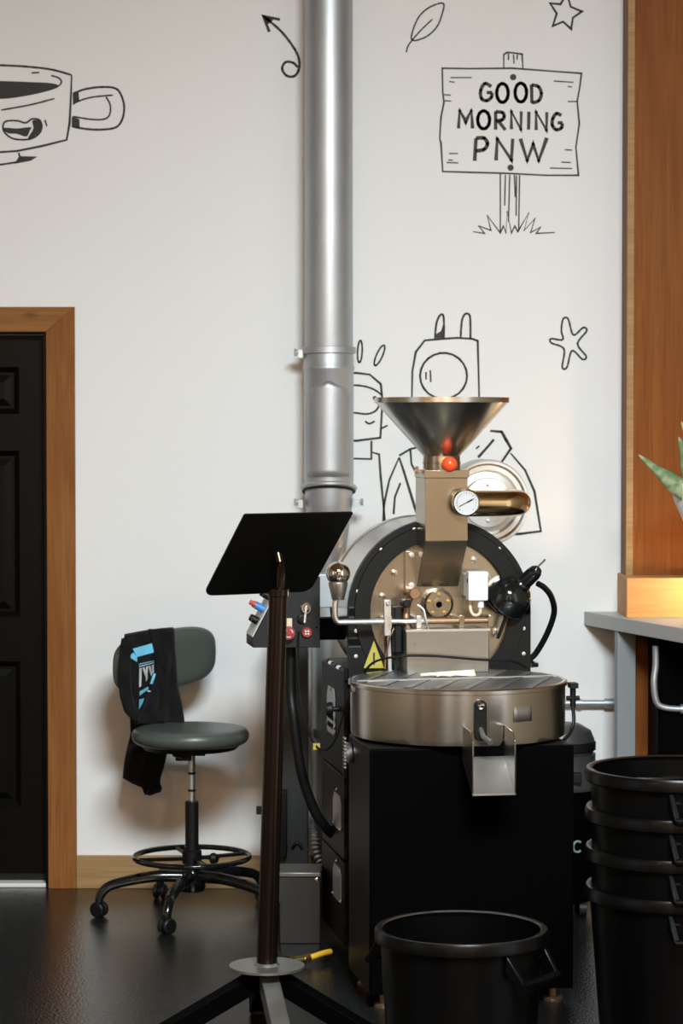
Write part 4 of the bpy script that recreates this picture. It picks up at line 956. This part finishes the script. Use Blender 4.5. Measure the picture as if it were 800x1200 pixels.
# printed motif (flat print lying on the cloth)
zx = lambda p: (120 + p[0]/5.333, 725 + p[1]/5.333)
def printed(name, m, polys, off=.008):
    for poly in polys:
        mb = MB(); P = [Vector((*zx(p), 0)) for p in poly]
        # subdivide quads so the print follows the cloth
        a_, b_, c_, d_ = P; rr = []
        for i in range(5):
            e0, e1_ = a_.lerp(d_, i/4), b_.lerp(c_, i/4)
            rr.append([px(q_.x, q_.y, cloth_d(q_.x, q_.y) - off) - so for q_ in [e0.lerp(e1_, j/4) for j in range(5)]])
        mb.grid(rr); mb.build(name, m, sw, recalc=False)
printed('blue_print', 'blue', [[(190,188),(322,150),(326,210),(214,240)], [(165,238),(192,212),(218,240),(216,272)], [(318,345),(336,340),(336,408),(296,408)], [(232,455),(285,425),(288,440),(232,482)], [(230,505),(262,497),(250,530),(228,568)], [(228,282),(322,262),(322,266),(228,287)]])
printed('pale_print', 'print', [[(228,296),(322,272),(322,278),(228,303)], [(230,310),(246,306),(242,420),(230,430)], [(250,305),(262,302),(284,370),(276,390)], [(272,300),(284,297),(282,372),(270,396)], [(286,298),(300,292),(312,340),(304,362)], [(308,290),(320,286),(322,335),(312,345)], [(280,448),(334,452),(334,460),(280,456)]])

# ================================================================== bins
def make_bin(Rt, H, taper, label, group):
    root = empty('plastic_bin', (0, 0, 0), 0, label, 'bin', group)
    rb = Rt*taper; t = .004
    rim = Rt; rw = Rt - .014
    body = MB().lathe([(0, 0), (rb-.012, 0), (rb, .010), (rw, H-.035), (rw+.001, H-.012), (rw-t, H-.012), (rw-t-.001, H-.035), (rb-t, .014), (0, .012)], seg=72)
    body.build('body', 'plastic', root)
    MB().lathe([(rw-.004, H-.035), (rim-.004, H-.035), (rim, H-.031), (rim, H-.008), (rim-.004, H-.001), (rim-.010, H), (rw-.006, H-.003), (rw-.004, H-.012), (rw-.004, H-.035)], seg=96).build('rim', 'plastic', root)
    for s in (0, math.pi):
        c_, sn_ = math.cos(s), math.sin(s)
        rot = lambda p: Vector((p[0]*c_ - p[1]*sn_, p[0]*sn_ + p[1]*c_, p[2]))
        ro_ = rw - .002
        hd = MB().tube([rot((ro_+.034, yy, H-.100)) for yy in (-.078, -.04, 0, .04, .078)], .0095, 12).build('handle', 'plastic', root)
        for yy in (-.08, .08):
            h = MB(); h.prism([rot((ro_-.006, yy-.008, H-.034)), rot((ro_+.040, yy*.92-.008, H-.098)), rot((ro_+.028, yy*.92-.008, H-.108)), rot((ro_-.014, yy-.008, H-.075))], rot((0, .016, 0)))
            h.build('handle_strut', 'plastic', hd, bevel=.003)
        MB().tube([rot((ro_-.010-.006*(1-(yy/.07)**2), yy, H-.062)) for yy in (-.07, -.035, 0, .035, .07)], .006, 8).build('grip_ledge', 'plastic', hd)
    return root
stx, sty = px(795, 1000, 6.3).x, 6.3
SRt = (795-684.5)/(FPX/6.3)
zr = [px(795, y, sty).z for y in (899, 946, 991, 1036)]
gap = (zr[0]-zr[3])/3; Hb = zr[3]
binA = make_bin(SRt, Hb, .80, 'black round plastic bin at the bottom of the stack of four', 'stacked bins')
words = ['black round plastic bin at the bottom of the stack of four', 'second black plastic bin up in the stack of four', 'third black plastic bin up in the stack of four', 'open black plastic bin on top of the stack of four']
for i in range(4):
    o = binA if i == 0 else copy_tree(binA)
    o.location = (stx, sty, i*gap); o.rotation_euler.z = R(-83); o['label'] = words[i]
FBR = 102.5/(FPX/6.0)
fb = make_bin(FBR, px(540, 1086, 6.0).z, .82, 'single open black plastic bin in front of the roaster', None)
fb.location = (px(540.5, 1086, 6.0).x, 6.0, 0); fb.rotation_euler.z = R(-38)
if 'group' in fb: del fb['group']

# ================================================================== counter corner
CT = px(684, 716.5, WY).z
A_ = Vector((px(684, 716, WY).x, WY-.002, 0)); ed = Vector((.257, -.75, 0))
B_ = A_ + ed*1.7
co = MB().prism([(A_.x, A_.y, CT-.05), (B_.x, B_.y, CT-.05), (XR-.003, B_.y, CT-.05), (XR-.003, PYF-.008, CT-.05), (PXL-.001, PYF-.008, CT-.05), (PXL-.001, WY-.002, CT-.05)], (0, 0, .05)).build('counter_top', 'counter', bevel=.002)
# the counter is cut round the post, which stands on the floor behind it
tag(co, 'grey laminate counter top meeting the wall at the cedar post', 'counter')
lg0 = A_ + ed*.31
side = Vector((.71, .2, 0)).normalized()
n2 = Vector((ed.x, ed.y, 0)).normalized()
MB().prism([lg0+Vector((.006,0,0)), lg0+Vector((.006,0,0))+n2*.03+side*.0, lg0+n2*.03+side*.075, lg0+side*.075], (0, 0, CT-.05)).build('counter_leg', 'counterleg', co, bevel=.002)
UCF = 8.42
uc = MB().box(px(771, 820, UCF).x, XR-.003, UCF, PYF-.008, 0, CT-.052).build('under_counter_cabinet', 'black', bevel=.003)
tag(uc, 'plain black cabinet body under the grey counter', 'cabinet')
MB().box(px(771, 820, UCF).x+.01, px(771, 820, UCF).x+.56, UCF-.018, UCF-.0005, .08, CT-.07).build('cabinet_door', 'black', uc, bevel=.002)
# conduit pipes on the wall under the counter
cd = empty('conduit_pipe', px(690, 824, WY-.03), 0, 'galvanised conduit pipe running along the wall under the counter', 'pipe')
q = cd.location.copy(); xe = px(722, 824, WY-.03).x
MB().cyl((px(640, 824, WY-.03).x-q.x, 0, 0), (xe-q.x, 0, 0), .012).build('pipe_run', 'galv', cd)
MB().cyl((px(708, 824, WY-.03).x-q.x, 0, 0), (px(719, 824, WY-.03).x-q.x, 0, 0), .017).cyl((px(676, 824, WY-.03).x-q.x, 0, 0), (px(681, 824, WY-.03).x-q.x, 0, 0), .016).build('coupling', 'galv', cd)
cd2 = empty('conduit_elbow', px(785, 828, UCF-.03), 0, 'bent steel conduit in front of the black cabinet under the counter', 'pipe')
q = cd2.location.copy()
MB().tube([p - q for p in spline([px(768, 757, UCF-.03), px(768, 780, UCF-.03), px(766, 800, UCF-.035), px(769, 822, UCF-.035), px(778, 829, UCF-.035), px(800, 831, UCF-.035), px(840, 831, UCF-.035)], 8)], .011, 12).build('bent_pipe', 'galv', cd2)
MB().cyl(px(797, 831, UCF-.035)-q, px(805, 831, UCF-.035)-q, .017).build('coupling', 'galv', cd2)

# snake plant in a white bowl on a slim stand
ptx = px(831, 590, 8.30); pr2 = 47/(FPX/8.3)
pt = empty('potted_snake_plant', (ptx.x, 8.30, CT), 0, 'snake plant in a white bowl on a slim stand on the grey counter', 'plant')
pz = px(831, 566, 8.3).z - CT
MB().lathe([(0, pz-.17), (.05, pz-.17), (.085, pz-.14), (pr2*.86, pz-.07), (pr2, pz), (pr2-.008, pz), (pr2*.8, pz-.07), (.06, pz-.12), (0, pz-.12)], seg=44).build('bowl', 'ceramic', pt)
MB().lathe([(0, pz-.03), (pr2*.9, pz-.03), (pr2*.9, pz-.035), (0, pz-.035)], seg=32).build('soil', 'soil', pt)
MB().lathe([(0, 0), (.08, 0), (.08, .008), (.012, .014), (.012, pz-.19), (.05, pz-.171), (0, pz-.171)], seg=28).build('pedestal', 'black', pt)
def leaf(pts, wd):
    P = spline(pts, 8); n = len(P); mb = MB(); rows_ = []
    for i, p in enumerate(P):
        t = i/(n-1); wv = wd*(.55+.45*math.sin(math.pi*min(1, t*1.3)))*(1-t**4) + .0006
        tg = (P[min(i+1, n-1)] - P[max(i-1, 0)]).normalized(); sd_ = tg.cross(Vector((0, -1, .2))).normalized(); nn_ = tg.cross(sd_)
        rows_.append([p - sd_*wv + nn_*wv*.35, p - sd_*wv*.5 + nn_*wv*.08, p, p + sd_*wv*.5 + nn_*wv*.08, p + sd_*wv + nn_*wv*.35])
    mb.grid(rows_); return mb.build('leaf', 'leaf', pt, solid=.003)
pl0 = pt.location.copy()
def pq(x, y, d): return px(x, y, d) - pl0
leaf([pq(828, 590, 8.3), pq(808, 578, 8.24), pq(790, 566, 8.2), pq(769, 550, 8.17), pq(748, 533, 8.15)], .034)
leaf([pq(826, 592, 8.3), pq(812, 560, 8.28), pq(803, 535, 8.26), pq(795, 512, 8.25)], .03)
leaf([pq(830, 592, 8.32), pq(820, 545, 8.34), pq(808, 515, 8.36), pq(798, 494, 8.38)], .024)
leaf([pq(834, 592, 8.30), pq(838, 540, 8.3), pq(842, 500, 8.3), pq(840, 462, 8.3)], .028)
leaf([pq(838, 592, 8.28), pq(860, 545, 8.25), pq(880, 515, 8.22), pq(895, 500, 8.2)], .026)
leaf([pq(836, 592, 8.33), pq(852, 530, 8.36), pq(866, 490, 8.38), pq(872, 455, 8.4)], .025)
# small lamp on the counter whose warm light falls on the timber block and the bowl
tl_ = empty('table_lamp', (px(850, 700, 8.42).x, 8.42, CT), 0, 'small warm table lamp on the grey counter', 'lamp')
MB().lathe([(0, 0), (.045, 0), (.045, .01), (.012, .016), (.012, .05), (0, .05)], seg=24).build('lamp_base', 'black', tl_)
MB().ball((0, 0, .08), .034, 24).build('lamp_globe', 'lampshade', tl_)
pl_ = bpy.data.lights.new('lamp_glow', 'POINT'); pl_.energy = 75.0; pl_.color = (1, .74, .44); pl_.shadow_soft_size = .036
plo = bpy.data.objects.new('lamp_glow', pl_); C.objects.link(plo); plo.parent = tl_; plo.location = (0, 0, .08)
